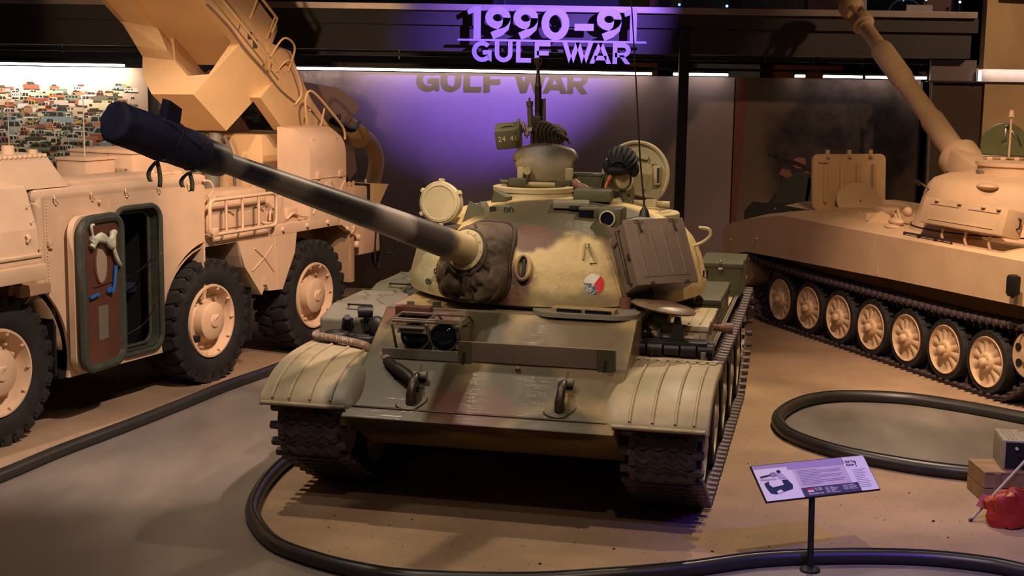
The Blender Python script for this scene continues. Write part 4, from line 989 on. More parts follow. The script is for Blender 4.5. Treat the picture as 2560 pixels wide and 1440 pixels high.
# ---- canvas mantlet cover: from the flange collar out to its seam on the shell
n = NT('mantlet_canvas'); v = n.obj(tank); f = n.noise(v, 5, 6, .65)
n.l(n.ramp(f, [(.3, srgb('#33281d')), (.55, srgb('#4f402e')), (.75, srgb('#69573f'))]), n.b.inputs['Base Color']); n.b.inputs['Roughness'].default_value = .72
n.bump(n.noise(v, 14, 6, .7), .5, .03); M['canvas'] = n.m
mb = MB(); NA, NR = 96, 18; rows = []
ctr_az, ctr_z = -21.0, 1.79
for j in range(NR):
    t = j / (NR - 1); row = []
    for k in range(NA):
        a = 2 * math.pi * k / NA; c, s_ = math.cos(a), math.sin(a)
        F2 = Matrix((Vector((math.cos(R(AZ)), math.sin(R(AZ)), 0)), Vector((0, 0, 1)), Vector((math.sin(R(AZ)), -math.cos(R(AZ)), 0)))).transposed()
        inner = B0 - GD * .005 + GF @ Vector((0, 0, 0)) + (GF.col[0] * 0)
        ri = .158; xa = Vector((math.cos(R(AZ)), math.sin(R(AZ)), 0)); ya = GD.cross(xa).normalized(); ya = ya if ya.z > 0 else -ya
        inner = B0 - GD * .004 + xa * (c * ri) + ya * (s_ * ri)
        sq = 1 / max(abs(c) ** 4 + abs(s_) ** 4, 1e-6) ** .25
        w_az = (13.6 + 2.6 * max(0, s_)) if c > 0 else 14.6
        az = ctr_az + c * sq * w_az * (1 - .12 * s_); z = ctr_z + s_ * sq * .285
        outer, nn = dome(az, z, .012)
        p = inner.lerp(outer, t)
        bul = math.sin(t * math.pi) * (.055 - .035 * max(0, s_) + .07 * max(0, -s_)) 
        outd = Vector((math.sin(R(AZ)), -math.cos(R(AZ)), .15 - .2 * max(0, -s_))).normalized()
        rad = (xa * c + Vector((0, 0, 1)) * s_)
        wr = noise.noise(Vector((c * 2.4, s_ * 2.4 + 5, t * 3.0))) * .022 - .030 * (1 - abs(math.sin(a * 4.5 + t * 2.2 + 3 * noise.noise(Vector((c * 1.5, s_ * 1.5, 3)))))) ** 4 - .03 * max(0, -s_) * (1 - abs(math.sin(t * 9 + 2 * c))) ** 3 + (noise.noise(Vector((c * 6, s_ * 6, t * 9))) * .016)
        env = math.sin(min(1, t * 1.25) * math.pi) ** .7 if t < .8 else math.sin(math.pi * min(1, t * 1.25)) if False else (1 - t) / .2 * .55
        env = max(0, min(1, min(t / .12, (1 - t) / .12)))
        p += rad * bul + outd * (bul * .45 + wr * env * (1.0 + .9 * max(0, -s_)))
        row.append(p)
    rows.append(row)
mb.grid(rows, True); canvas = mb.build('mantlet_cover', M['canvas'], tank, smooth=80)
mb = MB(); mb.tube([dome(*[(ctr_az + math.cos(a) / (abs(math.cos(a)) ** 4 + abs(math.sin(a)) ** 4) ** .25 * ((13.6 + 2.6 * max(0, math.sin(a))) if math.cos(a) > 0 else 14.6) * (1 - .12 * math.sin(a))), ctr_z + math.sin(a) / (abs(math.cos(a)) ** 4 + abs(math.sin(a)) ** 4) ** .25 * .285][:2], .016)[0] for a in [2 * math.pi * k / 64 for k in range(64)]], .019, 8, True)
mb.build('cover_seam', M['canvas_strip'], canvas, smooth=60)
mb = MB(); mb.tube([dome(ctr_az + 2, 1.93 - .0, .26)[0], dome(ctr_az + 8, 1.83, .16)[0], dome(ctr_az + 12, 1.80, .05)[0]], .008, 6); mb.tube(smoothpath([rows[1][k] for k in range(0, NA, 8)], 4, True), .01, 6, True); mb.build('lacing_cord', M['canvas_strip'], canvas)

# ---- searchlight beside the gun
LC = Vector((-.725, 1.72, 2.215)); LD = Vector((-.10, -.97, .12)).normalized(); LF = frame_from(LD)
mb = MB(); mb.lathe([(0, -.20), (.09, -.19), (.14, -.13), (.165, -.03), (.170, .0), (.170, .035), (.176, .04), (.176, .055), (.165, .062)], LC, LD, 40, capend=False)
sl = mb.build('searchlight', M['tan'], tank, smooth=50)
mb = MB(); mb.lathe([(.168, .05), (.160, .066), (.138, .07), (.134, .066), (.0, .064)], LC, LD, 40, capend=False); mb.build('searchlight_cover', M['tan'], sl, smooth=25)
mb = MB()
for a in (1.57, .5, -1.45, 2.6, 3.7):
    q = LC + LF @ Vector((.175 * math.cos(a), .175 * math.sin(a), .03)); mb.box(q, (.045, .035, .06), LF @ Matrix.Rotation(a, 3, 'Z'), .006)
mb.parts('cover_clip', M['tan'], sl)
mb = MB(); mb.box((-.70, 1.76, 2.025), (.28, .2, .03), R(-12), .006); mb.box((-.66, 1.92, 1.99), (.36, .05, .06), R(-14), .008); mb.cyl((-.86, 1.74, 2.03), (-.60, 1.80, 2.03), .012, .012, 8); mb.tube([(-.88, 1.73, 2.03), (-.55, 1.66, 1.96), (-.40, 1.6, 1.93)], .014, 6); mb.cyl((-.80, 1.75, 1.93), (-.80, 1.75, 2.03), .018, .018, 8); mb.cyl((-.6, 1.8, 1.85), (-.6, 1.8, 2.03), .03, .03, 8); mb.box((-.88, 1.72, 2.035), (.05, .06, .05), None, .01)
mb.prism([(-.1, 0), (.12, 0), (.1, .2), (-.02, .25)], (-.50, 1.83, 1.98), (.95, .3, 0), (0, 0, 1), .04)
mb.build('searchlight_bracket', M['olive'], sl, smooth=30)
def tbox(nm, c, d, rz, mat, bev=.008, tilt=0):
    mb = MB(); mb.box(c, d, Matrix.Rotation(R(rz), 3, 'Z') @ Matrix.Rotation(R(tilt), 3, 'Y'), bev); return mb.build(nm, mat, turret, smooth=25)
tbox('smoke_box', (-.44, 1.95, 2.13), (.11, .1, .15), -20, M['olive'], .012, -28)
tbox('smoke_box', (-.36, 2.32, 2.21), (.14, .1, .11), -25, M['olive'], .012, 20)
tbox('periscope', (-.27, 1.95, 2.155), (.15, .1, .07), -5, M['olive'])
tbox('periscope_window', (-.335, 1.90, 2.155), (.05, .03, .055), -5, M['black'], 0)
mb = MB()
for dx in (-.022, .022): mb.tube([(-.185 + dx + .015 * math.cos(a), 1.83, 2.165 + .02 * math.sin(a)) for a in [2 * math.pi * k / 12 for k in range(12)]], .006, 6, True)
mb.parts('tie_loop', M['black'], turret)
tbox('roof_bin', (.30, 2.02, 2.215), (.30, .26, .055), 10, M['olivegrey'], .012)
tbox('roof_bin', (.42, 2.42, 2.265), (.32, .26, .10), 3, M['olive'], .015)
tbox('roof_bin_slot', (.36, 1.885, 2.20), (.10, .02, .03), 10, M['black'], 0)
# gunner's sight housing with round lens
GSC = Vector((.67, 1.86, 2.135))
mb = MB(); mb.box(GSC, (.19, .24, .165), R(-4), .02); mb.box((.48, 1.84, 2.165), (.16, .12, .09), R(8), .006); gs = mb.build('sight_housing', M['olive'], tank, smooth=30)
mb = MB(); mb.lathe([(.052, -.01), (.066, -.01), (.066, .014), (.055, .016)], GSC + Vector((-.02, -.125, 0)), (-.07, -1, 0), 24, capend=False); mb.build('lens_ring', M['tan'], gs)
mb = MB(); mb.lathe([(0, .004), (.055, .0)], GSC + Vector((-.02, -.125, 0)), (-.07, -1, 0), 24, capend=False); mb.box((.47, 1.775, 2.165), (.12, .01, .06), R(8)); mb.parts('sight_window', M['glass_dark'], gs)
mb = MB()
for k in range(5): mb.cyl((.56 + .05 * k, 1.70 + .02 * k, 2.02), (.56 + .05 * k, 1.70 + .02 * k, 2.07), .016, .016, 8)
mb.box((.68, 1.74, 2.035), (.3, .1, .03), R(12), .01); mb.parts('sight_bolt', M['olivegrey'], gs)

# ---- loader's cupola with raised hatch
M['hatchbrown'] = camo('hatch_camouflage', [((-.1, 3.0, 2.72), (.6, .6, .17), '#3a3226', .5)], base='#8a7b5c', rough=.45, bump=.1)
mb = MB(); mb.lathe([(.40, -.18), (.37, -.05), (.345, .075), (.355, .08), (.355, .115), (.34, .12), (.29, .122), (.28, .06), (0, .05)], (-.17, 2.72, 2.18), (0, 0, 1), 44); lc = mb.build('loader_cupola', M['tan'], tank, smooth=30)
rows = []
for j in range(11):
    t = j / 10; hw = .205 + .085 * math.sin(min(1, t * 1.15) * math.pi / 2) - .05 * max(0, t - .8) / .2; z = 2.31 + .335 * t; y = 2.98 + .10 * t
    row = []
    for k in range(17):
        u = k / 8 - 1; zz = z - (.05 * u * u if t > .5 else -.03 * u * u * (1 - t)) * (t if t > .5 else 1); bul = .07 * (1 - u * u) * math.sin(math.pi * (.15 + .75 * t))
        row.append((-.128 + hw * u, y - bul, zz))
    rows.append(row)
mb = MB(); mb.grid(rows); lh = mb.build('loader_hatch', M['hatchbrown'], lc, smooth=70, solid=.03)
mb = MB(); mb.box((-.33, 2.93, 2.37), (.06, .05, .16), None, .012); mb.box((.11, 2.93, 2.37), (.07, .05, .16), None, .012); mb.cyl((-.26, 2.86, 2.42), (-.26, 2.90, 2.42), .035, .035, 14); mb.cyl((-.42, 2.88, 2.30), (.14, 2.88, 2.30), .024, .024, 12); mb.build('hatch_arm', M['tan'], lc)
mb = MB(); mb.box((-.33, 2.83, 2.325), (.16, .1, .06), None, .01); mb.box((.08, 2.83, 2.325), (.14, .1, .06), None, .01); mb.cyl((-.48, 2.83, 2.32), (-.42, 2.83, 2.32), .02, .02, 8); mb.tube([(-.5, 2.83, 2.34), (-.47, 2.83, 2.30)], .01, 6); mb.parts('hinge_block', M['olive'], lc)

# ---- anti-aircraft machine gun
mgm = MB(); mgm.cyl((-.235, 3.2, 2.55), (-.25, 3.2, 2.80), .035, .03, 10); mgm.box((-.245, 3.2, 2.83), (.08, .09, .14), None, .012); mgm.b2((-.30, 3.17, 2.55), (-.275, 3.21, 2.76)); mgm.b2((-.205, 3.17, 2.55), (-.18, 3.21, 2.76)); mgm.cyl((-.30, 3.18, 2.62), (-.17, 3.18, 2.62), .035, .035, 12)
mg = mgm.build('machine_gun', M['steel'], tank, smooth=30); mg['label'] = 'dark steel anti-aircraft machine gun pointing straight up'
bd = Vector((-.03, .05, 1)).normalized(); bp = Vector((-.237, 3.2, 2.84))
mb = MB(); mb.lathe([(.03, 0), (.036, .04), (.03, .08), (.029, .34), (.022, .36), (.022, .40), (.017, .42), (.016, .50), (.022, .515), (.03, .53), (.036, .535), (.036, .575), (.026, .58), (0, .58)], bp, bd, 16)
for k in range(22): mb.lathe([(.034, 0), (.034, .005)], bp + bd * (.09 + k * .011), bd, 14)
mb.build('barrel', M['steel'], mg, smooth=30)
mb = MB(); mb.cyl((-.305, 3.19, 2.80), (-.318, 3.2, 3.0), .026, .026, 12); mb.cyl((-.318, 3.2, 2.985), (-.321, 3.2, 3.03), .033, .033, 12); mb.cyl((-.321, 3.2, 3.03), (-.322, 3.2, 3.06), .01, .01, 8); mb.cyl((-.19, 3.22, 2.82), (-.20, 3.24, 3.05), .022, .022, 10); mb.cyl((-.172, 3.18, 2.8), (-.18, 3.2, 3.06), .006, .006, 6); mb.parts('equilibrator', M['olive'], mg, smooth=40)
AF = Matrix.Rotation(R(-6), 3, 'Y') @ Matrix.Rotation(R(8), 3, 'Z') @ Matrix.Rotation(R(22), 3, 'X')
AC = Vector((-.50, 3.16, 2.715))
mb = MB(); mb.box(AC, (.235, .20, .19), AF.inverted() if False else AF, .022); ab = mb.build('ammo_box', M['olive'], tank, smooth=30)
mb = MB(); mb.box(AC + AF @ Vector((0, 0, .10)), (.12, .03, .012), AF, .005); mb.box(AC + AF @ Vector((.1, -.02, .06)), (.03, .22, .12), AF, .006); mb.tube([AC + AF @ Vector(q) for q in ((-.06, -.03, .1), (-.03, -.03, .112), (.03, -.03, .112), (.06, -.03, .1))], .006, 6); mb.build('box_handle', M['olive'], ab)
fm = Matrix.Translation(AC) @ AF.to_4x4() @ Matrix.Translation((0, -.1015, 0)) @ Matrix.Rotation(math.pi / 2, 4, 'X')
text_mesh('24', .075, 'stencil_number', M['mark'], ab, fm @ Matrix.Translation((-.095, -.01, 0)))
text_mesh('41', .075, 'stencil_number', M['mark'], ab, fm @ Matrix.Translation((.015, -.01, 0)))
mb = MB()
for k in range(8): mb.cyl((-.385 + k * .013, 3.16, 2.73 + .03 * math.sin(k * 1.2)), (-.38 + k * .013, 3.2, 2.82 + .02 * math.cos(k)), .011, .011, 6)
mb.build('belt_feed', M['steel'], mg)
mb = MB()
for k in range(6):
    x = -.19 + k * .035; mb.tube(smoothpath([(x - .03, 3.18, 2.66), (x - .045, 3.14, 2.76), (x, 3.12, 2.845 - .004 * k * k), (x + .055, 3.14, 2.80 - .004 * k * k), (x + .06, 3.17, 2.69)], 5), .017, 8)
mb.ball((-.09, 3.22, 2.73), (.12, .07, .10), 14, 10); mb.tube([(.0, 3.16, 2.72), (.06, 3.15, 2.68), (.075, 3.15, 2.66)], [.012, .016, .02], 8); mb.tube([(.0, 3.15, 2.66), (.0, 3.15, 2.57)], .005, 5); mb.tube([(.015, 3.15, 2.66), (.02, 3.15, 2.56)], .005, 5)
mb.build('coiled_hose', M['canvas_strip'], mg, smooth=60)

# ---- commander's cupola, half-round hatch, small searchlight
CC = Vector((.74, 2.70, 2.02))
mb = MB(); mb.lathe([(.45, -.15), (.41, -.02), (.385, .02), (.385, .085), (.375, .095), (.31, .095), (.305, .105), (.28, .105), (.27, .095), (0, .09)], CC, (0, 0, 1), 48); cc = mb.build('commander_cupola', M['tan'], tank, smooth=30)
HC = Vector((.695, 3.0, 2.40)); hr = .30; hn = Vector((-.12, -1, .18)).normalized(); HF = frame_from(hn, (.18, 0, 1))
pl = [(hr * math.cos(a), hr * math.sin(a)) for a in [R(-32 + 244 * k / 28) for k in range(29)]]
def hp_(x, y, d=0): return HC + HF @ Vector((x, y, d))
mb = MB(); ring = [hp_(x, y) for x, y in pl]
mb.prism(pl, HC - hn * .03, HF.col[0], HF.col[1], .03); ch = mb.build('commander_hatch', M['tan'], tank, smooth=30)
mb = MB(); mb.tube([hp_(x * .975, y * .975, .012) for x, y in pl], .018, 8, True); mb.build('hatch_rim', M['tan'], ch)
mb = MB(); mb.box(hp_(.2, .04, .03), (.06, .17, .06), HF @ Matrix.Rotation(.25, 3, 'Z'), .008); mb.box(hp_(.02, .17, .02), (.12, .04, .03), HF, .008); mb.cyl(hp_(.14, .12, 0), hp_(.14, .12, .02), .025, .025, 12); mb.tube([hp_(-.12, .2, .01), hp_(-.1, .13, .01)], .006, 5); mb.tube([hp_(.12, -.1, .02), hp_(.15, .15, .02)], .008, 5); mb.parts('hatch_fitting', M['tan'], ch)
mb = MB(); mb.box(hp_(.215, .04, .062), (.022, .13, .006), HF @ Matrix.Rotation(.25, 3, 'Z')); mb.cyl(hp_(.14, .12, .02), hp_(.14, .12, .024), .014, .014, 10); mb.parts('slot', M['black'], ch)
mb = MB(); mb.cyl((.35, 2.86, 2.175), (1.02, 2.86, 2.165), .028, .028, 12); mb.box((.62, 2.84, 2.15), (.14, .12, .12), None, .012); mb.box((.86, 2.84, 2.155), (.1, .12, .1), None, .012); mb.tube([(.5, 2.6, 2.125), (.66, 2.62, 2.14), (.7, 2.7, 2.14)], .01, 6); mb.tube([(.8, 2.6, 2.12), (.82, 2.6, 2.15), (.95, 2.62, 2.15), (.97, 2.62, 2.12)], .01, 6); mb.parts('hatch_hinge', M['tan'], cc)
OC = Vector((.57, 2.78, 2.38)); od = Vector((.72, -.62, .1)).normalized()
mb = MB(); mb.lathe([(0, -.12), (.06, -.11), (.09, -.06), (.098, .0), (.098, .05), (.102, .055), (.102, .068), (.09, .07)], OC, od, 28, capend=False); mb.tube([OC + Vector((.03, 0, -.08)), (.62, 2.78, 2.24), (.66, 2.78, 2.16)], [.03, .028, .035], 10); mb.cyl((.70, 2.74, 2.12), (.70, 2.76, 2.3), .02, .02, 8); ou = mb.build('commander_lamp', M['olive'], tank, smooth=50)
mb = MB(); mb.lathe([(0, .072), (.075, .07), (.092, .06)], OC, od, 28, capend=False); mb.build('lamp_cover', M['tan'], ou)
# antenna
mb = MB(); mb.lathe([(.055, 0), (.045, .02), (.035, .06), (.022, .08), (.012, .10), (0, .1)], (.885, 2.2, 2.105), (0, 0, 1), 16); an = mb.build('antenna_base', M['black'], tank)
mb = MB(); mb.tube([(.885, 2.2, 2.19), (.836, 2.2, 2.6), (.784, 2.2, 3.24), (.727, 2.2, 3.89), (.66, 2.2, 4.6)], [.008, .007, .006, .005, .004], 6); mb.build('whip_antenna', M['black'], an)
# roof ammunition tin and rolled red flag behind the hatches
mb = MB(); mb.box((.26, 3.05, 2.29), (.31, .22, .2), R(-8), .012); bn = mb.build('rear_roof_bin', M['olive'], tank, smooth=25)
mb = MB(); mb.box((.26, 3.05, 2.395), (.32, .23, .02), R(-8), .006); mb.cyl((.18, 2.95, 2.41), (.32, 2.93, 2.41), .008, .008, 6); mb.build('lid', M['olive'], bn)
fl = MB().tube(smoothpath([(.17, 2.84, 2.33), (.22, 2.81, 2.30), (.3, 2.78, 2.28), (.37, 2.76, 2.265)], 4), [.045] * 4 + [.04] * 4 + [.03] * 4 + [.02], 12).build('rolled_flag', M['redbrown'], None, smooth=60)
fl.matrix_world = Matrix.Translation(tank.location) @ Matrix.Rotation(-.2214, 4, 'Z'); tag(fl, 'rolled dull red cloth lying on the turret roof between both hatches', 'flag')
# ---- brown stowage box hung on the turret
bc = Vector((1.114, 1.515, 1.922)); bn_ = Vector((.56, -.682, .47)); bw = Vector((.772, .636, .004)); bu = Vector((-.302, .361, .883)); BF = Matrix((bw, bu, bn_)).transposed()
BW, BH, BD = .536, .527, .24
mb = MB(); mb.box(bc - bn_ * (BD / 2 + .02), (BW, BH, BD - .03), BF, .02); bx = mb.build('turret_bin', M['brownbox'], tank, smooth=25); bx['label'] = 'large brown steel bin hung on the turret side'
mb = MB(); mb.box(bc - bn_ * .014, (BW + .02, BH + .02, .03), BF, .008); mb.box(bc + bn_ * .002, (BW * .82, BH * .80, .008), BF, .003)
for k in range(4): x = -.18 + k * .12; mb.tube([bc + BF @ Vector((x, BH * .37, .006)), bc + BF @ Vector((x, -BH * .37, .006))], .006, 6)
mb.build('lid', M['brownbox'], bx, smooth=25)
mb = MB()
for x in (-.16, .16):
    mb.tube([bc + BF @ Vector(q) for q in ((x - .03, .25, .02), (x, .25, .03), (x, .16, .03), (x + .02, .16, .02))], .007, 6); mb.tube([bc + BF @ Vector(q) for q in ((x + .03, .25, .02), (x + .035, .24, .03))], .007, 6)
for x in (-.15, .17): mb.box(bc + BF @ Vector((x, -BH / 2 - .005, .0)), (.03, .03, .03), BF, .005)
mb.parts('hinge_clip', M['steel'], bx)
mb = MB(); e = -BW / 2 - .012; mb.tube([bc + BF @ Vector(q) for q in ((e + .01, .22, -.1), (e - .02, .21, -.1), (e - .02, -.22, -.1), (e + .01, -.23, -.1))], .012, 6); mb.box(bc + BF @ Vector((e + .01, -.02, -.05)), (.02, .05, .04), BF, .005); mb.build('side_handle', M['steel'], bx)
mb = MB(); mb.box(bc - bn_ * (BD + .02) - bu * .12, (.3, .06, .1), BF, .01); mb.tube([bc + BF @ Vector(q) for q in ((-.1, -BH / 2, -.12), (-.1, -BH / 2 - .05, -.12), (-.08, -BH / 2 - .07, -.1))], .01, 6); mb.build('bracket', M['black'], bx)
# ---- leather tank helmet hung over the small lamp, with its cords
TM = Matrix.Translation(tank.location) @ Matrix.Rotation(-.2214, 4, 'Z')
mb = MB(); HM = Vector((.60, 2.755, 2.53)); hrot = Matrix.Rotation(R(20), 3, 'X') @ Matrix.Rotation(R(15), 3, 'Y')
mb.ball(HM, (.125, .14, .11), 22, 14, hrot); mb.ball(HM + Vector((-.11, -.03, -.04)), (.05, .06, .06), 12, 8); mb.ball(HM + Vector((.11, .0, -.06)), (.05, .06, .07), 12, 8); mb.ball(HM + Vector((-.01, -.09, -.07)), (.1, .06, .045), 14, 8)
hel = mb.build('crew_helmet', M['leather'], None, smooth=70); hel.matrix_world = TM; tag(hel, 'black padded leather crew helmet hung over the lamp at the open hatch', 'helmet')
mb = MB()
for k in range(7):
    a = R(-66 + 22 * k); mb.tube([HM + hrot @ Vector((.128 * math.sin(a) * math.sin(t), -.143 * math.cos(t) , .113 * math.cos(a) * math.sin(t) + .004)) for t in [R(25 + 14 * q) for q in range(10)]], .0235, 8)
mb.build('padding_roll', M['leather'], hel, smooth=60)
mb = MB(); mb.tube(smoothpath([(.49, 2.70, 2.46), (.45, 2.68, 2.38), (.43, 2.62, 2.25), (.44, 2.55, 2.12)], 6), .008, 6); mb.build('black_cord', M['black'], hel)
mb = MB(); mb.tube(smoothpath([(.53, 2.68, 2.42), (.49, 2.66, 2.34), (.475, 2.62, 2.22), (.48, 2.56, 2.12)], 6), [.02] * 4 + [.012] * 15, 8); mb.build('orange_cord', M['orangecord'], hel)

# ================================================================== WHEELED LAUNCHER TRUCK (local: x outward from its visible side, y to the rear)
truck = empty('launcher_truck', (-4.387, 11.965, 0), -.425)
tag(truck, 'sand painted eight wheeled launcher truck with its boom raised and side door open', 'truck')
T_ = M['truck']
def tb(nm, a, b_, mat=None, bev=.012, par=None): return MB().b2(a, b_, bev).build(nm, mat or T_, par or truck, smooth=25)
WR, WZ = .655, .655
def make_wheel(y, x=0.0, sgn=1):
    c = (x, y, WZ); ax = (sgn, 0, 0)
    mb = MB(); mb.lathe([(.37, -.40), (.5, -.43), (.605, -.42), (.645, -.37), (.645, -.07), (.605, -.015), (.52, .01), (.43, .0), (.385, -.03), (.37, -.05)], c, ax, 56, capend=False)
    w = mb.build('wheel', M['rubber'], truck, smooth=40)
    mb = MB()
    for k in range(26):
        for side in (-1, 1):
            a = 2 * math.pi * (k + (.5 if side < 0 else 0)) / 26; rot = Matrix.Rotation(a, 3, 'X')
            xo = -.22 * sgn + side * .11 * sgn + x
            mb.box((xo, y + .632 * math.cos(a), WZ + .632 * math.sin(a)), (.22, .05, .108), rot @ Matrix.Rotation(.25 * side, 3, 'Y'), .008)
            xo2 = x + sgn * (-.22 + side * .205)
            mb.box((xo2, y + .598 * math.cos(a), WZ + .598 * math.sin(a)), (.024, .10, .10), rot, .01)
    mb.build('tread', M['rubber'], w, smooth=25)
    mb = MB(); mb.lathe([(.375, -.06), (.39, -.02), (.385, .0), (.365, .0), (.345, -.04), (.33, -.10), (.31, -.13), (.27, -.14), (.235, -.13), (.205, -.10), (.20, .0), (.185, .012), (.07, .02), (.06, .035), (0, .04)], c, ax, 48, capend=False)
    rim = mb.build('rim', T_, w, smooth=35)
    mb = MB()
    for k in range(14):
        a = 2 * math.pi * k / 14; p = Vector((x - .125 * sgn, y + .285 * math.cos(a), WZ + .285 * math.sin(a))); mb.cyl(p, p + Vector((.035 * sgn, 0, 0)), .017, .015, 6)
    for k in range(8):
        a = 2 * math.pi * k / 8; p = Vector((x + .012 * sgn, y + .06 * math.cos(a), WZ + .06 * math.sin(a))); mb.box(p, (.02, .02, .02))
    for k in range(10):
        a = 2 * math.pi * k / 10; p = Vector((x - .01 * sgn, y + .35 * math.cos(a), WZ + .35 * math.sin(a))); mb.box(p, (.025, .035, .012), Matrix.Rotation(a, 3, 'X'))
    mb.tube([(x + .03 * sgn, y - .02, WZ + .01), (x + .05 * sgn, y, WZ + .05), (x + .03 * sgn, y + .05, WZ + .06)], .012, 6)
    mb.build('wheel_nut', T_, w, smooth=25)['kind'] = 'stuff'
    return w
for y in (0.0, 3.03, 5.04): make_wheel(y)
for y in (0.0, 3.03, 5.04): make_wheel(y, -2.75, -1)
# chassis, axles, inner housings
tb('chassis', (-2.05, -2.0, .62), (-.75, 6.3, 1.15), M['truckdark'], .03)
mb = MB()
for y in (0.0, 3.03, 5.04): mb.cyl((-2.5, y, WZ), (-.25, y, WZ), .11, .11, 14); mb.ball((-1.4, y, WZ), .24, 14, 10)
mb.parts('axle', M['truckdark'], truck)
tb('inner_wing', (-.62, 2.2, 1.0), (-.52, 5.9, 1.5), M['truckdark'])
# ---- side cabin between the second and third axle
def arc_pts(cy, cz, r, a0, a1, n=12): return [(cy + r * math.cos(R(a0 + (a1 - a0) * i / n)), cz + r * math.sin(R(a0 + (a1 - a0) * i / n))) for i in range(n + 1)]
outer = [(.50, 2.16), (.50, 1.36)] + arc_pts(0, .655, .86, 54, -13) + [(1.2, .46)] + arc_pts(3.03, .655, .86, 193, 98) + [(2.93, 2.16)]
hole = rpoly(1.50, .53, 2.18, 1.95, .15, 5)
bm = bmesh.new()
def loop(pts, x): 
    vs = [bm.verts.new((x, a, b)) for a, b in pts]; return [bm.edges.new((vs[i], vs[(i + 1) % len(vs)])) for i in range(len(vs))]
es = loop(outer, 0) + loop(hole, 0)
bmesh.ops.triangle_fill(bm, edges=es, use_beauty=True)
mb = MB(); mb.bm.free(); mb.bm = bm
for f in bm.faces:
    if f.normal.x < 0: f.normal_flip()
side_p = mb.build('side_panel', T_, truck, smooth=0, fix=False); md = side_p.modifiers.new('thickness', 'SOLIDIFY'); md.thickness = .03; md.offset = -1
tb('cabin_roof', (-.82, .47, 2.09), (.01, 2.95, 2.20), T_, .045)
mb = MB(); mb.prism([(-.8, .5), (-.005, .5), (-.005, 2.15), (-.8, 2.15)], (0, .50, 0), (1, 0, 0), (0, 0, 1), -.03); 
for v in list(mb.bm.verts):
    if v.co.z < 1 and v.co.x > -.6: v.co.z = 1.36
mb.build('front_bulkhead', T_, truck, smooth=0)
tb('rear_bulkhead', (-.8, 2.90, .9), (-.01, 2.93, 2.14), T_, 0)
tb('far_side', (-.83, .5, .46), (-.80, 2.93, 2.14), T_, 0)
mb = MB(); mb.cyl((-.045, .545, 1.33), (-.045, .545, 2.14), .065, .065, 16); mb.build('corner_post', T_, truck)
mb = MB()
for k in range(26):
    z = 1.40 + k * .03
    for yy in (.62, ): mb.ball((.004, yy, z), .007, 6, 4)
for k in range(5): mb.tube([(.004, .72 + k * .48, 2.14), (.03, .70 + k * .48, 2.11), (.03, .74 + k * .48, 2.07), (.004, .73 + k * .48, 2.06)], .008, 5)
mb.box((.015, .64, 1.72), (.03, .06, .05), None, .006); mb.box((.02, .65, 1.69), (.02, .05, .03)); mb.cyl((.0, 1.3, 2.04), (.04, 1.3, 2.04), .015, .015, 8)
mb.build('rivet_strip', T_, truck)['kind'] = 'stuff'
tb('panel_joint', (-.004, 1.455, 1.98), (.004, 1.463, 2.15), T_, 0)
mb = MB(); mb.tube(smoothpath([(.02, 2.86, 2.14), (.06, 2.93, 2.13), (.07, 2.98, 2.05), (.04, 2.95, 1.97)], 5), .012, 6); mb.build('grab_hoop', T_, truck)
# doorway gasket and dark cabin inside
mb = MB(); mb.tube([(.012, a, b) for a, b in rpoly(1.50, .53, 2.18, 1.95, .15, 6)], .028, 8, True); gk = mb.build('door_gasket', M['doorgreen'], truck)
mb = MB()
mb.grid([[(x, a, b) for a, b in rpoly(1.53, .56, 2.15, 1.92, .13, 6)] for x in (.0, -.10)], True); mb.tube([(-.09, a, b) for a, b in rpoly(1.555, .585, 2.125, 1.895, .12, 6)], .018, 6, True); mb.build('door_frame', M['doorgreen'], truck)
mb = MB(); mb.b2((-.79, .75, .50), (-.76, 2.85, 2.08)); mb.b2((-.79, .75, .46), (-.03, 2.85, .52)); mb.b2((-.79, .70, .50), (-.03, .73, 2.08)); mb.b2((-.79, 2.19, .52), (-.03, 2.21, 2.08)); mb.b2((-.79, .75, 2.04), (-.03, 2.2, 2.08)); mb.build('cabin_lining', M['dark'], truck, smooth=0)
M['navyseat'] = paint('navy_seat', '#23263a', .7, .1, 6)
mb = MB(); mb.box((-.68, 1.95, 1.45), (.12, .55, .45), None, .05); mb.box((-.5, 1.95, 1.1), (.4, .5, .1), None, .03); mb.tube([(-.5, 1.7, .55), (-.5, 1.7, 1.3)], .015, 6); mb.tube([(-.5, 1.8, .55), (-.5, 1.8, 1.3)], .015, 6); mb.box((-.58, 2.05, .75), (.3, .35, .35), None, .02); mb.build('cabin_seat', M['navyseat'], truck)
mb = MB(); mb.tube(smoothpath([(-.03, 1.50, 1.35), (-.1, 1.7, 1.26), (-.05, 1.95, 1.33), (-.03, 2.13, 1.45)], 6), .006, 5); mb.tube(smoothpath([(-.03, 1.50, .72), (-.1, 1.75, .70), (-.05, 2.0, .80), (-.03, 2.13, .95)], 6), .006, 5); mb.parts('retaining_wire', M['chrome'], truck)
# ---- the open door leaf, lining outwards
dr = empty('cabin_door', (.05, 1.50, .50)); dr.parent = truck; dr['label'] = 'open cabin door with brown lining, green rim and blue handles'
dr.rotation_euler = (0, 0, R(-84))      # leaf swung forward against the side
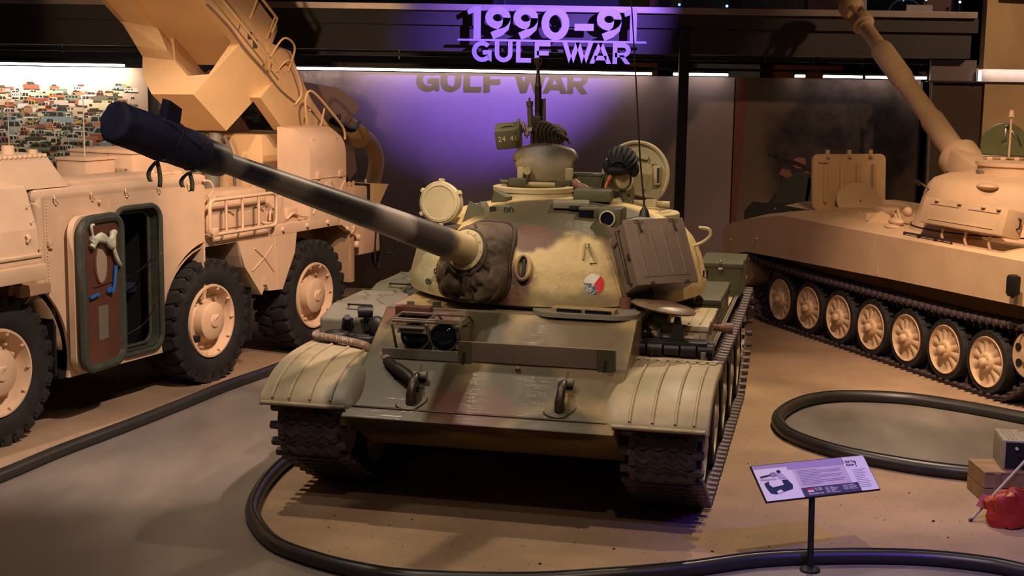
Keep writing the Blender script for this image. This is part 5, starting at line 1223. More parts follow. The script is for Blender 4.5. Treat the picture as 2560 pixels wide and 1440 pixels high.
# leaf local: x along its width from the hinge, y = its lined side (outwards), z up
def db(nm, mat, mb, sm=30):
    for v in mb.bm.verts: v.co.y = -v.co.y - .06
    return mb.build(nm, mat, dr, smooth=sm)
LW, LH = .68, 1.44
mb = MB(); mb.prism(rpoly(0, 0, LW, LH, .16, 6), (0, -.05, 0), (1, 0, 0), (0, 0, 1), -.06); db('leaf', M['truck'], mb)
mb = MB(); mb.tube([(a, -.11, b) for a, b in rpoly(.035, .035, LW - .035, LH - .035, .14, 6)], .045, 8, True); db('rim', M['doorgreen'], mb)
M['ovalpane'] = paint('clouded_oval_pane', '#a3927a', .4, .1, 5)
ov = [(.36 + .10 * math.cos(a), 1.0 + .20 * math.sin(a)) for a in [2 * math.pi * k / 28 for k in range(28)]]
mb = MB(); mb.prism(rpoly(.06, .06, LW - .06, LH - .06, .12, 5), (0, -.105, 0), (1, 0, 0), (0, 0, 1), .012); db('lining', M['doorbrown'], mb)
mb = MB(); mb.tube([(a, -.122, b) for a, b in ov], .014, 8, True); db('window_ring', M['doorbrown'], mb)
mb = MB(); mb.prism(ov, (0, -.120, 0), (1, 0, 0), (0, 0, 1), .004); db('oval_window', M['ovalpane'], mb)
mb = MB()
for k in range(3): mb.tube(smoothpath([(.18 + .02 * k, -.15, 1.27), (.28, -.17 - .01 * k, 1.20 - .03 * k), (.42, -.17, 1.22 + .02 * k), (.54, -.15, 1.24 - .04 * k)], 5), .03, 8)
mb.tube(smoothpath([(.5, -.14, 1.25), (.54, -.15, 1.35), (.5, -.15, 1.36)], 4), .015, 6); mb.tube(smoothpath([(.22, -.14, 1.22), (.2, -.16, 1.08), (.14, -.16, .98), (.1, -.15, .95)], 4), .02, 6); db('rolled_blind', M['strap'], mb, 60)
mb = MB(); mb.box((.5, -.14, .71), (.14, .03, .025), Matrix.Rotation(R(10), 3, 'Y'), .008); mb.tube([(.30, -.135, .72), (.22, -.15, .73), (.2, -.15, .78), (.17, -.15, .95)], .016, 8); mb.cyl((.24, -.12, .73), (.24, -.16, .73), .03, .03, 10); db('door_handle', M['bluehandle'], mb)
mb = MB(); mb.prism(rpoly(.27, .28, .42, .60, .01, 2), (0, -.119, 0), (1, 0, 0), (0, 0, 1), .002); db('torn_sticker', M['olivegrey'], mb)
mb = MB(); mb.box((.34, -.125, .80), (.3, .012, .012), Matrix.Rotation(R(4), 3, 'Y')); db('ledge', M['doorbrown'], mb)
# hinge strip and step rail beside the door
mb = MB(); mb.tube(smoothpath([(.03, .93, 1.30), (.05, .90, 1.2), (.05, .89, .7), (.05, .93, .50)], 5), .016, 6); mb.tube([(.03, .98, .50), (.03, .98, 1.1)], .012, 6)
for z in (.62, .85): mb.box((.03, .94, z), (.03, .11, .03), None, .005)
mb.build('step_rail', T_, truck)
# ---- cab at the picture's left edge
mb = MB(); mb.prism([(-2.7, 1.47), (.24, 1.47), (.26, 1.62), (.22, 1.9), (.10, 2.265), (-2.7, 2.265)], (0, .28, 0), (1, 0, 0), (0, 0, 1), 2.6); cb = mb.build('cab', T_, truck, smooth=0)
bv = cb.modifiers.new('edge', 'BEVEL'); bv.width = .02; bv.segments = 2
tb('cab_belt', (-2.7, -2.3, 1.66), (.275, .29, 1.69)); tb('cab_sill', (-2.7, -2.3, 1.46), (.29, .30, 1.60), T_, .02)
mb = MB(); mb.tube([(.245, .12, 1.86), (.27, .12, 1.83), (.25, .12, 1.80)], .018, 6); mb.ball((.24, .2, 1.97), .012, 6, 4); mb.ball((.2, .2, 2.1), .012, 6, 4); mb.ball((.27, .24, 1.73), .012, 6, 4); mb.build('cab_hook', T_, truck)
mb = MB(); mb.prism([(-2.3, 2.205), (.94, 2.208), (.79, 2.475), (-2.3, 2.475)], (-.03, 0, 0), (0, 1, 0), (0, 0, 1), -1.1)
for v in mb.bm.verts:
    if v.co.z > 2.4 and v.co.x > -.1: v.co.x -= .09
hb = mb.build('roof_shutter_box', T_, truck, smooth=0)
mb = MB(); mb.b2((-1.1, -2.2, 2.477), (-.13, .80, 2.505), .01)
for k in range(30): mb.ball((-.125, .76 - k * .06, 2.485), .02, 8, 6)
mb.cyl((-.3, .50, 2.5), (-.3, .50, 2.58), .06, .055, 12); mb.cyl((-.22, .72, 2.5), (-.22, .72, 2.54), .04, .04, 10); mb.build('shutter_hinge', T_, hb)
mb = MB(); mb.prism([(0, 0), (.22, 0), (.04, -.25)], (-.20, .52, 2.2), (0, 1, 0), (0, 0, 1), -.03); mb.tube([(-.2, .45, 2.2), (-.2, .47, 1.75)], .012, 6); mb.tube([(-.12, .35, 2.2), (-.12, .75, 2.2)], .015, 6); mb.ball((-.1, .62, 2.19), (.03, .05, .05), 8, 6); mb.build('mirror_bracket', T_, truck)
mb = MB(); mb.b2((-.5, .25, 1.28), (.03, .62, 1.38), .01); mb.prism([(.2, 1.3), (.52, 1.3), (.62, 1.36), (.3, 1.75)], (-.08, 0, 0), (0, 1, 0), (0, 0, 1), .02); mb.build('splash_shelf', M['truckdark'], truck, smooth=0)
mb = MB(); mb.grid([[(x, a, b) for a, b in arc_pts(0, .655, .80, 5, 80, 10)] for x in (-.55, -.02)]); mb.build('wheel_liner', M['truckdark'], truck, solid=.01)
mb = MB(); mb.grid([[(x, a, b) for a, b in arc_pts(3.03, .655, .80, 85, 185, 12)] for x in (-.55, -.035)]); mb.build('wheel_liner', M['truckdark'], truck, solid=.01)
# roof fittings
mb = MB(); mb.box((-.45, 1.75, 2.21), (.45, 1.5, .04), None, .012); mb.box((-.3, 2.62, 2.215), (.12, .4, .03), R(8), .012); mb.ball((-.28, 2.45, 2.23), .025, 8, 6); mb.box((-.25, 2.80, 2.215), (.09, .05, .04), None, .01); mb.box((-.33, 2.87, 2.215), (.05, .04, .04), None, .01); mb.parts('roof_hatch', T_, truck)
# ---- far-side cabinets on the deck, whips
def cabinet(a, b_):
    o = tb('deck_cabinet', a, b_, M['truck'], .015); m_ = MB(); z = (a[2] + b_[2]) / 2 + .12
    m_.b2((b_[0], a[1] + .04, a[2] + .04), (b_[0] + .012, b_[1] - .04, b_[2] - .05), .004)
    for yy in (a[1] + .08, b_[1] - .1): m_.tube([(b_[0] + .012, yy, z + .1), (b_[0] + .03, yy, z + .08), (b_[0] + .03, yy, z - .02), (b_[0] + .012, yy, z - .04)], .009, 5)
    m_.b2((a[0] - .01, a[1] - .015, b_[2] - .02), (b_[0] + .015, b_[1] + .01, b_[2] + .012), .005); m_.build('cabinet_door', M['truck'], o, smooth=25)
cabinet((-2.0, 2.98, 1.5), (-1.6, 3.46, 2.29)); cabinet((-2.5, 3.75, 1.5), (-1.6, 5.0, 2.33))
mb = MB()
for k in range(14): mb.tube([(-1.7 + rnd.uniform(-.1, .1), 3.5 + rnd.uniform(0, .22), 1.9 + rnd.uniform(0, .25)) for q in range(4)], .012, 5)
mb.build('pipe_tangle', M['rope'], truck)
mb = MB(); mb.cyl((-1.8, 3.2, 2.29), (-1.8, 3.2, 2.95), .010, .006, 6); mb.cyl((-2.3, 2.6, 1.54), (-2.3, 2.6, 2.9), .012, .006, 6); mb.parts('whip_rod', M['strap'], truck)
# ---- mid and rear deck
tb('deck_front', (-2.75, .5, 1.44), (-.84, 2.93, 1.54), T_, .01)
tb('deck', (-2.75, 2.93, 1.44), (-.02, 5.62, 1.54), T_, .01)
tb('deck_rear', (-2.75, 5.6, 1.44), (-.3, 6.75, 1.54), T_, .01)
o = tb('tool_locker', (-.55, 2.96, 1.55), (-.06, 4.12, 1.98), T_, .02)
mb = MB(); mb.b2((-.06, 3.0, 1.60), (-.045, 4.08, 1.88), .004); mb.b2((-.07, 2.98, 1.70), (-.052, 4.1, 1.712)); 
for yy in (3.2, 3.75): mb.b2((-.055, yy, 1.93), (-.03, yy + .08, 1.96)); mb.tube([(-.04, yy + .1, 1.8), (-.02, yy + .2, 1.79), (-.03, yy + .28, 1.74)], .008, 5)
mb.build('locker_door', T_, o)
mb = MB(); rl = rpoly(2.90, 1.575, 4.11, 1.935, .07, 4)
mb.tube([(.08, a, b) for a, b in rl], .020, 8, True)
for yy in (3.18, 3.47, 3.77): mb.tube([(.08, yy, 1.585), (.08, yy, 1.93)], .017, 8)
mb.tube([(.08, 2.95, 1.6), (-.05, 2.95, 1.6)], .015, 6); mb.tube([(.08, 4.05, 1.6), (-.05, 4.05, 1.6)], .015, 6); mb.box((.06, 2.98, 1.60), (.08, .1, .09), None, .015); mb.build('side_ladder', T_, truck, smooth=60)
tb('deck_skirt', (-.06, 4.1, 1.44), (.0, 5.58, 1.56), T_, .01)
for yy in (4.35, 4.85, 5.3): MB().cyl((-.01, yy, 1.50), (.03, yy, 1.50), .03, .025, 8).build('deck_bolt', T_, truck)
tb('small_locker', (-.5, 4.15, 1.55), (-.08, 4.5, 1.86), T_, .012); tb('valve_block', (-.4, 4.52, 1.55), (-.05, 4.75, 1.72), T_, .02)
mb = MB(); mb.tube(smoothpath([(-.04, 4.5, 1.6), (-.02, 4.6, 1.66), (-.03, 4.75, 1.62), (-.02, 4.9, 1.6)], 5), .015, 6); mb.tube(smoothpath([(-.03, 4.14, 1.62), (-.02, 4.15, 1.72), (-.02, 4.22, 1.74), (-.03, 4.23, 1.62)], 5), .014, 6); mb.parts('hydraulic_pipe', T_, truck)
# vee-shaped mudguard plates between the rear wheels
mb = MB(); mb.prism([(3.50, 1.44), (3.56, 1.28), (3.62, 1.15), (3.93, .81), (4.02, .93), (4.06, .84), (4.34, .82), (4.60, 1.22), (4.64, 1.44)][::-1], (0, 0, 0), (0, 1, 0), (0, 0, 1), -.5)
mg_ = mb.build('mudguard', T_, truck, smooth=0)
mb = MB(); mb.tube([(.004, 3.72, 1.12), (.004, 4.12, 1.32)][0:0] + [(.006, 3.75, 1.10), (.006, 3.98, 1.22)], .008, 5); mb.tube([(.006, 3.98, 1.22), (.006, 4.16, 1.05)], .008, 5); mb.tube([(.006, 3.98, 1.22), (.006, 3.80, 1.34)], .008, 5); mb.tube([(.006, 3.98, 1.22), (.006, 4.14, 1.34)], .008, 5); mb.tube([(.004, 4.24, .84), (.004, 4.18, 1.42)], .008, 5); mb.box((.01, 3.98, .95), (.02, .05, .06)); mb.build('stamped_rib', T_, mg_)
mb = MB(); mb.b2((-.5, 3.85, .30), (-.1, 3.87, .9)); mb.build('mud_flap', M['rubber'], truck, smooth=0)
# rear step and tail
mb = MB(); mb.prism([(5.55, 1.44), (5.62, 1.44), (6.05, 1.22), (6.05, 1.36), (5.85, 1.50), (5.55, 1.55)], (0, 0, 0), (0, 1, 0), (0, 0, 1), -.1); rs = mb.build('rear_bracket', T_, truck, smooth=0)
mb = MB(); mb.cyl((.0, 6.0, 1.25), (.05, 6.0, 1.25), .04, .035, 10); mb.cyl((-.02, 6.0, 1.16), (.03, 6.0, 1.16), .05, .04, 10); mb.cyl((0, 5.75, 1.38), (.03, 5.75, 1.38), .025, .025, 8); mb.cyl((0, 5.9, 1.38), (.03, 5.9, 1.38), .025, .025, 8); mb.box((.02, 5.86, 1.34), (.02, .1, .02), Matrix.Rotation(.6, 3, 'X')); mb.parts('shackle', T_, rs)
tb('tail_panel', (-2.7, 5.86, .70), (-.02, 5.96, 1.44), M['truckdark'], .01); tb('tail_box', (-.6, 6.1, 1.0), (-.05, 6.7, 1.42), M['truck'], .05)
mb = MB()
for k in range(7):
    x = -.05 - .03 * k; y0 = 6.55 + .04 * k; zl = .78 + .05 * (k % 3)
    mb.tube(smoothpath([(x, y0, 1.42), (x, y0 - .04, 1.1), (x + .02, y0 - .06 + .08 * (k % 2), zl + .1), (x, y0 + .04, zl), (x, y0 + .1, 1.0), (x, y0 + .06, 1.4)], 5), .017, 6)
mb.tube(smoothpath([(-.1, 6.8, 1.35), (-.1, 7.12, 1.30), (-.1, 7.2, 1.1), (-.1, 7.05, .95), (-.1, 6.85, .95)], 6), .016, 6)
mb.parts('hanging_cable', M['black'], truck, smooth=60)
# curved cabinet at the back of the deck
mb = MB(); prof = [(-.45, 1.55), (0, 1.55), (0, 2.22)] + [(-.16 + .16 * math.cos(R(a)), 2.28 + .26 * math.sin(R(a))) for a in (0, 18, 36, 54, 72)] + [(-.22, 2.60), (-.45, 2.62)]
mb.prism(prof, (0, 5.73, 0), (1, 0, 0), (0, 0, 1), .80); cv = mb.build('curved_locker', T_, truck, smooth=30)
mb = MB(); mb.tube([(.004, 4.95, 2.03), (.004, 5.72, 2.03)], .006, 5); mb.tube([(-.07, 4.95, 2.47), (-.07, 5.72, 2.47)], .006, 5)
for yy in (5.05, 5.55): mb.b2((0, yy, 2.02), (.02, yy + .09, 2.10), .004); mb.box((-.06, yy + .03, 2.47), (.03, .06, .03))
mb.tube([(.004, 5.34, 1.6), (.004, 5.34, 2.0)], .006, 5)
for y0 in (4.98, 5.38):
    mb.tube([(.006, y0, 1.62), (.006, y0 + .32, 1.98)], .008, 5); mb.tube([(.006, y0, 1.98), (.006, y0 + .32, 1.62)], .008, 5)
mb.tube([(-.19, 5.05, 2.565), (-.12, 5.55, 2.52)], .008, 5); mb.tube([(-.12, 5.05, 2.52), (-.19, 5.55, 2.565)], .008, 5)
mb.build('stamped_rib', T_, cv)
tb('lamp_box', (-.35, 5.98, 1.58), (-.06, 6.35, 1.86), M['truck'], .03); tb('black_plug', (-.052, 6.1, 1.66), (-.045, 6.2, 1.70), M['black'], 0); tb('black_plate', (-.3, 6.37, 1.56), (-.08, 6.45, 1.88), M['black'], .01)
mb = MB(); mb.prism([(6.48, 1.6), (6.62, 1.6), (6.86, 1.85), (6.48, 1.88)], (-.05, 0, 0), (0, 1, 0), (0, 0, 1), -.4); mb.build('tail_wedge', M['boom'], truck, smooth=0)
for yy in (6.05, 6.15, 6.45): MB().cyl((-.15, yy, 1.86), (-.15, yy, 1.93), .015, .015, 6).build('deck_bolt', T_, truck)
# ---- raised boom
BM_ = M['boom']; e1 = Vector((0, -.8211, .5708)); e3 = Vector((0, .5708, .8211)); P0 = Vector((-.7, 4.57, 3.56))
def bp3(x, s, w): return Vector((x, P0.y, P0.z)) + e1 * s + e3 * w
def bbox(nm, x0, x1, s0, s1, w0, w1, par=None, mat=None):
    mb = MB(); P = [bp3(x, s, w) for w in (w0, w1) for x, s in ((x0, s0), (x1, s0), (x1, s1), (x0, s1))]; v = mb.verts(P)
    for q in ((3, 2, 1, 0), (4, 5, 6, 7), (0, 1, 5, 4), (1, 2, 6, 5), (2, 3, 7, 6), (3, 0, 4, 7)): mb.face([v[i] for i in q])
    return mb.build(nm, mat or BM_, par or truck, smooth=0)
bo = bbox('boom', -2.08, -.72, -.55, 4.6, .09, .60)
bbox('boom_flange', -2.12, -1.70, -.1, 4.6, .0, .10, bo); bbox('boom_flange', -.80, -.70, -.5, 4.6, .0, .62, bo); bbox('boom_flange', -2.12, -2.04, -.5, 4.6, .0, .62, bo)
cs = [(-2.12, .10), (-1.88, -.46), (-1.64, -.71), (-1.06, -.70), (-.70, .0), (-.82, .06), (-.96, -.42), (-1.24, -.45), (-1.50, -.25), (-1.66, .08)]
mb = MB(); A = mb.verts([bp3(x, 0, w) for x, w in cs]); B = mb.verts([bp3(x, -.75, w) for x, w in cs])
for i in range(len(cs)): mb.face([A[i], A[(i + 1) % len(cs)], B[(i + 1) % len(cs)], B[i]])
for V in (A, B):
    for q in ((0, 1, 8, 9), (1, 2, 7, 8), (2, 3, 6, 7), (3, 4, 5, 6)): mb.face([V[i] for i in q])
mb.build('boom_cradle', BM_, bo, smooth=0)
mb = MB(); v = mb.verts([bp3(-2.12, .05, .02), bp3(-1.66, .05, .0), bp3(-1.50, -.05, -.25), bp3(-2.0, -.05, -.2), bp3(-2.10, .42, .0), bp3(-1.66, .30, -.0), bp3(-1.55, .12, -.2), bp3(-1.98, .18, -.16)])
for q in ((3, 2, 1, 0), (4, 5, 6, 7), (0, 1, 5, 4), (1, 2, 6, 5), (2, 3, 7, 6), (3, 0, 4, 7)): mb.face([v[i] for i in q])
mb.build('boom_wedge', BM_, bo, smooth=0)
mb = MB(); mb.prism([(5.20, 3.12), (4.95, 2.95), (5.42, 2.56), (6.62, 2.45), (6.05, 2.92), (5.75, 3.26), (5.6, 3.5), (5.1, 3.6)], (-.69, 0, 0), (0, 1, 0), (0, 0, 1), -.14); mb.build('boom_arm', BM_, bo, smooth=0)
mb = MB(); mb.prism([(5.20, 3.12), (5.42, 2.56), (6.62, 2.45), (5.75, 3.26)], (-2.12, 0, 0), (0, 1, 0), (0, 0, 1), .14); mb.build('boom_arm', BM_, bo, smooth=0)
mb = MB(); mb.tube(smoothpath([bp3(-.69, .75, -.02), bp3(-.685, .3, .02), bp3(-.685, -.1, .0), bp3(-.685, -.6, .02), bp3(-.685, -.95, .02), bp3(-.685, -1.3, .08)], 5), .013, 6); mb.build('boom_cable', M['rope'], bo)
rl = MB()
U0 = [bp3(-.62, s, .62) for s in (-.35, 3.6)]; rl.tube([bp3(-.62, -.35, .42)] + U0, .017, 7); rl.tube([bp3(-.60, s, .12) for s in (-.75, 3.6)], .013, 6)
for s in [-.3, .1, .5, .9, 1.3, 1.7]: rl.tube([bp3(-.62, s, .62), bp3(-.70, s - .1, .36)], .013, 6)
for s in (-.55, .2): rl.tube([bp3(-.60, s, .12), bp3(-.70, s - .08, .25)], .011, 6)
rl.tube(smoothpath([bp3(-.68, -.55, .22), bp3(-.55, -.5, .45), bp3(-.55, -.75, .5), bp3(-.68, -.95, .3)], 5), .013, 6)
rl.tube(smoothpath([bp3(-.68, -.75, .15), bp3(-.62, -.85, .38), bp3(-.62, -1.25, .22), bp3(-.68, -1.3, .05)], 5), .013, 6)
rl.build('boom_rail', BM_, bo, smooth=60)
rl = MB(); pts = [(-.55, 5.75, 2.55), (-.5, 5.62, 2.92), (-.48, 5.75, 3.02), (-.45, 6.2, 2.72), (-.45, 6.42, 2.55), (-.45, 6.45, 2.42)]; rl.tube(smoothpath(pts, 5), .016, 7); rl.tube([(-.5, 6.05, 2.82), (-.55, 6.0, 2.5)], .012, 6); rl.tube([(-.5, 5.72, 2.8), (-.58, 5.8, 2.78)], .012, 6); rl.build('catwalk_rail', BM_, truck, smooth=60)
mb = MB(); mb.b2((-.722, 4.72, 3.62), (-.69, 4.80, 3.70)); mb.b2((-.722, 4.82, 3.52), (-.69, 4.9, 3.62)); mb.parts('data_plate', M['olive'], bo, smooth=0)
tb('boom_yoke', (-1.85, 5.35, 1.54), (-.95, 6.5, 2.50), M['boom'], .02)
mb = MB(); mb.prism([(6.45, 3.14), (7.45, 3.05), (8.02, 2.80), (7.52, 2.46), (6.45, 2.45)], (-1.15, 0, 0), (0, 1, 0), (0, 0, 1), -.1); tp = mb.build('tail_shield', BM_, truck, smooth=0)
mb = MB(); mb.b2((-1.148, 7.4, 2.62), (-1.143, 7.43, 2.70)); mb.b2((-1.148, 7.46, 2.62), (-1.143, 7.49, 2.70)); mb.parts('painted_mark', M['black'], tp, smooth=0)
mb = MB(); mb.tube([(-1.3, 6.4, 2.5), (-1.3, 6.6, 2.8)], .08, 10); mb.cyl((-1.35, 7.0, 2.35), (-1.25, 8.0, 2.4), .06, .06, 10); mb.cyl((-1.0, 7.75, 2.38), (-1.35, 8.0, 2.52), .15, .15, 20); mb.tube(smoothpath([(-1.2, 7.9, 2.45), (-1.2, 8.35, 2.30), (-1.2, 8.55, 2.0), (-1.2, 8.35, 1.62), (-1.2, 8.0, 1.52)], 6), .11, 12); mb.build('launch_ring', M['boom'], truck, smooth=50)
mb = MB(); mb.prism([(7.2, 2.35), (8.0, 2.3), (8.1, 1.9), (7.6, 1.6), (7.1, 1.9)], (-1.25, 0, 0), (0, 1, 0), (0, 0, 1), -.1); mb.b2((-2.0, 6.6, 1.55), (-.8, 8.0, 1.68)); mb.cyl((-1.24, 7.7, 2.12), (-1.22, 7.7, 2.12), .08, .08, 14); mb.build('launch_table', M['boom'], truck, smooth=0)
mb = MB(); mb.tube(smoothpath([(-1.1, 7.2, 2.2), (-1.1, 7.45, 1.9), (-1.1, 7.7, 1.65)], 5), .05, 8); mb.tube(smoothpath([(-1.1, 7.2, 2.62), (-1.05, 7.6, 2.5), (-1.1, 7.9, 2.55)], 5), .05, 8); mb.build('table_hose', M['black'], truck)
mb = MB(); mb.cyl((-1.25, 4.7, 1.55), (-1.25, 4.85, 2.52), .09, .09, 16); mb.cyl((-1.48, 4.7, 1.55), (-1.48, 4.85, 2.52), .06, .06, 14); mb.tube(smoothpath([(-1.1, 4.8, 2.5), (-1.05, 4.9, 2.2), (-1.1, 5.0, 1.6)], 5), .02, 6); mb.parts('lift_ram', M['olivegrey'], truck)

# ================================================================== TRACKED GUN CARRIER (local: x into the hull from its visible side, y to its front)
gc = empty('gun_carrier', (3.52, 18.575, 0), .339)
tag(gc, 'sand painted tracked gun carrier with long raised howitzer and seven road wheels', 'gun carrier')
G_ = M['gv']
secs = [(-5.3, 1.06, 1.50, 1.57), (-2.4, 1.0, 1.49, 1.56), (.02, .93, 1.49, 1.55), (.9, .90, 1.36, 1.42), (1.5, .80, 1.22, 1.27), (1.62, .95, 1.14, 1.18)]
mb = MB(); rows = []
for y, zb, zc, zt in secs: rows.append([(0, y, zb), (0, y, zc), (.32, y, zt), (2.5, y, zt), (2.85, y, zc), (2.85, y, zb)])
mb.grid(rows, True); mb.face(mb.verts(rows[0])); mb.face(mb.verts(rows[-1])); hull2 = mb.build('hull', G_, gc, smooth=0)
mb = MB(); mb.prism([(-5.2, 1.1), (-5.0, .35), (.7, .35), (1.4, .85), (1.4, 1.1)], (.40, 0, 0), (0, 1, 0), (0, 0, 1), 2.05); mb.build('lower_hull', M['truckdark'], gc, smooth=0)
mb = MB(); mb.prism([(.45, 1.55), (.75, 1.605), (2.2, 1.605), (2.45, 1.55)], (0, .7, 0), (1, 0, 0), (0, 0, 1), 2.2)
for k in range(7): mb.ball((.6, .6 - k * .3, 1.59), .015, 6, 4)
for k in range(6): mb.ball((.18, .5 - k * .4, 1.53), .013, 6, 4)
mb.build('engine_deck', G_, gc, smooth=0)
mb = MB(); mb.prism([(0, 0), (.55, 0), (.18, .16)], (.25, -1.55, 1.54), (.83, -.55, 0), (0, 0, 1), -.015); mb.prism([(0, 0), (.5, .25), (.62, .22), (.15, -.05)], (.3, -1.5, 1.58), (1, 0, 0), (0, 1, 0), .08); mb.build('splash_vane', G_, gc, smooth=0)
# big engine hatch thrown open
mb = MB(); mb.prism(rpoly(-.565, 0, .565, .73, .09, 5), (1.0, -.02, 1.56), (1, .02, 0), (0, .06, 1), -.04); eh = mb.build('engine_hatch', G_, gc, smooth=30); eh['label'] = 'large square engine hatch standing open'
for k in range(4):
    m_ = MB(); x = .62 + k * .25; m_.tube([(x, -.028, 1.66), (x, .0, 2.16)], .03, 8); m_.build('stamped_rib', G_, eh)
mb = MB()
for x in (.66, .99, 1.32): mb.box((x, .03, 2.29), (.05, .04, .11), None, .01); mb.box((x, .01, 2.26), (.045, .06, .03), None, .006)
mb.box((.58, -.005, 2.19), (.14, .02, .02), None, .005); mb.parts('hatch_clip', G_, eh)
mb = MB(); mb.lathe([(0, .02), (.26, .015), (.30, 0), (.29, -.03), (0, -.02)], (1.02, -.22, 1.68), Vector((-.25, -.75, .62)), 32)
mb.cyl((1.02, -.25, 1.70), (1.015, -.27, 1.715), .012, .012, 8); mb.build('round_hatch', G_, gc, smooth=40)
mb = MB(); mb.b2((.8, -1.1, 1.6), (1.05, -.9, 1.68), .01); mb.b2((.75, -1.35, 1.6), (1.1, -1.2, 1.63), .01); mb.tube(smoothpath([(.45, -1.95, 1.56), (.46, -1.85, 1.68), (.5, -1.7, 1.66), (.55, -1.6, 1.58)], 5), .012, 6); mb.tube(smoothpath([(.5, -1.95, 1.56), (.52, -1.82, 1.72), (.58, -1.66, 1.66), (.6, -1.55, 1.58)], 5), .012, 6); mb.ball((.42, -1.95, 1.60), (.08, .13, .05), 12, 8); mb.ball((.30, -2.05, 1.555), (.08, .13, .03), 12, 8); mb.parts('deck_fitting', G_, gc)
mb = MB(); mb.tube([(.12, -2.55, 1.51), (.12, -2.55, 1.545), (.10, -3.45, 1.55), (.10, -3.45, 1.515)], .014, 6)
for yy in (-2.85, -3.15): mb.box((.11, yy, 1.53), (.03, .03, .05))
mb.build('deck_rail', M['steel'], gc)
# running gear
gl_me = link_mesh(.34, .113, 'carrier_track_link', True)
GP = [(.55, .05), (.95, .38)] + arcp(1.02, .62, .24, -20, 100, 8)[1:] + [(.6, .80), (-.7, .765), (-2.2, .765), (-3.6, .775), (-4.4, .80)] + arcp(-4.86, .56, .27, 95, 215, 8) + [(-4.55, .05), (-4.3, .03), (.35, .03)]
lay_track(gc, .19, GP, 116, gl_me, 'track', flip=-1)
gw = None
for i in range(7):
    y = -i * .7086; zc = .375
    if gw is None:
        mb = MB(); mb.lathe([(.27, .0), (.325, .0), (.335, .02), (.335, .3), (.325, .32), (.27, .32)], (0, 0, 0), (1, 0, 0), 40, capend=False); gw = mb.build('road_wheel', M['rubber'], gc, smooth=40)
        mb = MB(); n_ = 48; rows = []
        for r, h in ((.272, .0), (.262, -.012), (.25, .0), (.235, .012), (.19, .012), (.14, .006), (.105, .004), (.10, .0)):
            row = []
            for k in range(n_):
                a = 2 * math.pi * k / n_; dish = .022 * max(0, math.cos(a * 12)) if .13 < r < .24 else 0
                row.append((h + dish, r * math.cos(a), r * math.sin(a)))
            rows.append(row)
        mb.grid(rows, True); mb.lathe([(.105, .01), (.10, -.02), (.085, -.03), (.05, -.03), (.045, -.07), (.035, -.08), (0, -.08)][::1], (0, 0, 0), (1, 0, 0), 24, capend=False)
        for k in range(8): a = 2 * math.pi * k / 8; mb.cyl((-.035, .068 * math.cos(a), .068 * math.sin(a)), (-.025, .068 * math.cos(a), .068 * math.sin(a)), .01, .01, 6)
        mb.build('wheel_disc', G_, gw, smooth=50)
        mb = MB(); mb.tube([(.002, .266 * math.cos(a), .266 * math.sin(a)) for a in [2 * math.pi * k / 48 for k in range(48)]], .008, 6, True); mb.build('painted_ring', M['redbrown'], gw)
        w = gw
    else: w = copy_tree(gw, gc)
    w.location = (.03, y, zc)
mb = MB(); mb.lathe([(.24, .0), (.25, .03), (.25, .28), (.2, .3)], (.05, -4.86, .56), (1, 0, 0), 32, capend=False); mb.lathe([(.24, .02), (.23, .0), (.09, .0), (.07, -.04), (0, -.05)], (.05, -4.86, .56), (1, 0, 0), 32, capend=False); iw = mb.build('idler_wheel', G_, gc, smooth=40)
mb = MB()
for k in range(6): a = 2 * math.pi * k / 6 + .4; mb.cyl((.04, -4.86 + .16 * math.cos(a), .56 + .16 * math.sin(a)), (.052, -4.86 + .16 * math.cos(a), .56 + .16 * math.sin(a)), .042, .042, 12)
mb.parts('idler_hole', M['black'], iw)
mb = MB(); mb.lathe([(.2, .0), (.22, .04), (.22, .26), (.2, .3)], (.04, 1.02, .62), (1, 0, 0), 24); mb.build('drive_sprocket', M['truckdark'], gc)
mb = MB(); mb.tube([(-.005, 1.35, 1.02), (-.02, 1.33, 1.0)], .02, 6); mb.tube([(-.005, .62, 1.12), (-.03, .60, 1.10)], .02, 6); mb.b2((-.006, -2.25, 1.02), (.0, -2.235, 1.12)); mb.build('side_stud', G_, gc)
# turret
GCt = Vector((1.42, -2.85, 0))
mb = MB(); mb.lathe([(1.30, 1.50), (1.19, 1.56), (1.17, 1.62), (1.14, 1.66), (1.10, 1.80), (1.05, 1.98), (1.01, 2.08), (.95, 2.15), (.85, 2.19), (.5, 2.25), (0, 2.28)], GCt, (0, 0, 1), 56)
for v in mb.bm.verts:
    if v.co.y > GCt.y and v.co.z > 1.6: v.co.y = GCt.y + (v.co.y - GCt.y) * .98
gt = mb.build('turret', G_, gc, smooth=35)
mb = MB(); mb.lathe([(1.175, 1.595), (1.18, 1.60), (1.18, 1.61), (1.17, 1.615)], GCt, (0, 0, 1), 56, capend=False); mb.build('turret_ring', M['black'], gc)
mb = MB(); mb.ball((1.02, -2.35, 2.17), (.24, .20, .05), 18, 8); mb.ball((.60, -3.35, 2.13), (.10, .15, .04), 14, 8); mb.ball((.55, -1.98, 1.72), (.05, .08, .06), 8, 6); mb.parts('turret_boss', G_, gt)
mb = MB(); mb.tube(smoothpath([(.50, -2.25, 2.06), (.42, -2.28, 2.12), (.40, -2.4, 2.10), (.46, -2.52, 2.03)], 5), .014, 6); mb.build('lifting_hook', M['steel'], gt)
mb = MB(); mb.lathe([(.44, 2.14), (.43, 2.32), (.455, 2.33), (.455, 2.37), (.40, 2.375), (0, 2.36)], (1.30, -2.95, 0), (0, 0, 1), 40); cp = mb.build('cupola', G_, gc, smooth=30)
mb = MB(); mb.box((.86, -2.88, 2.24), (.07, .10, .06), R(-10), .008)
mb.build('cupola_periscope', M['olivegrey'], cp)
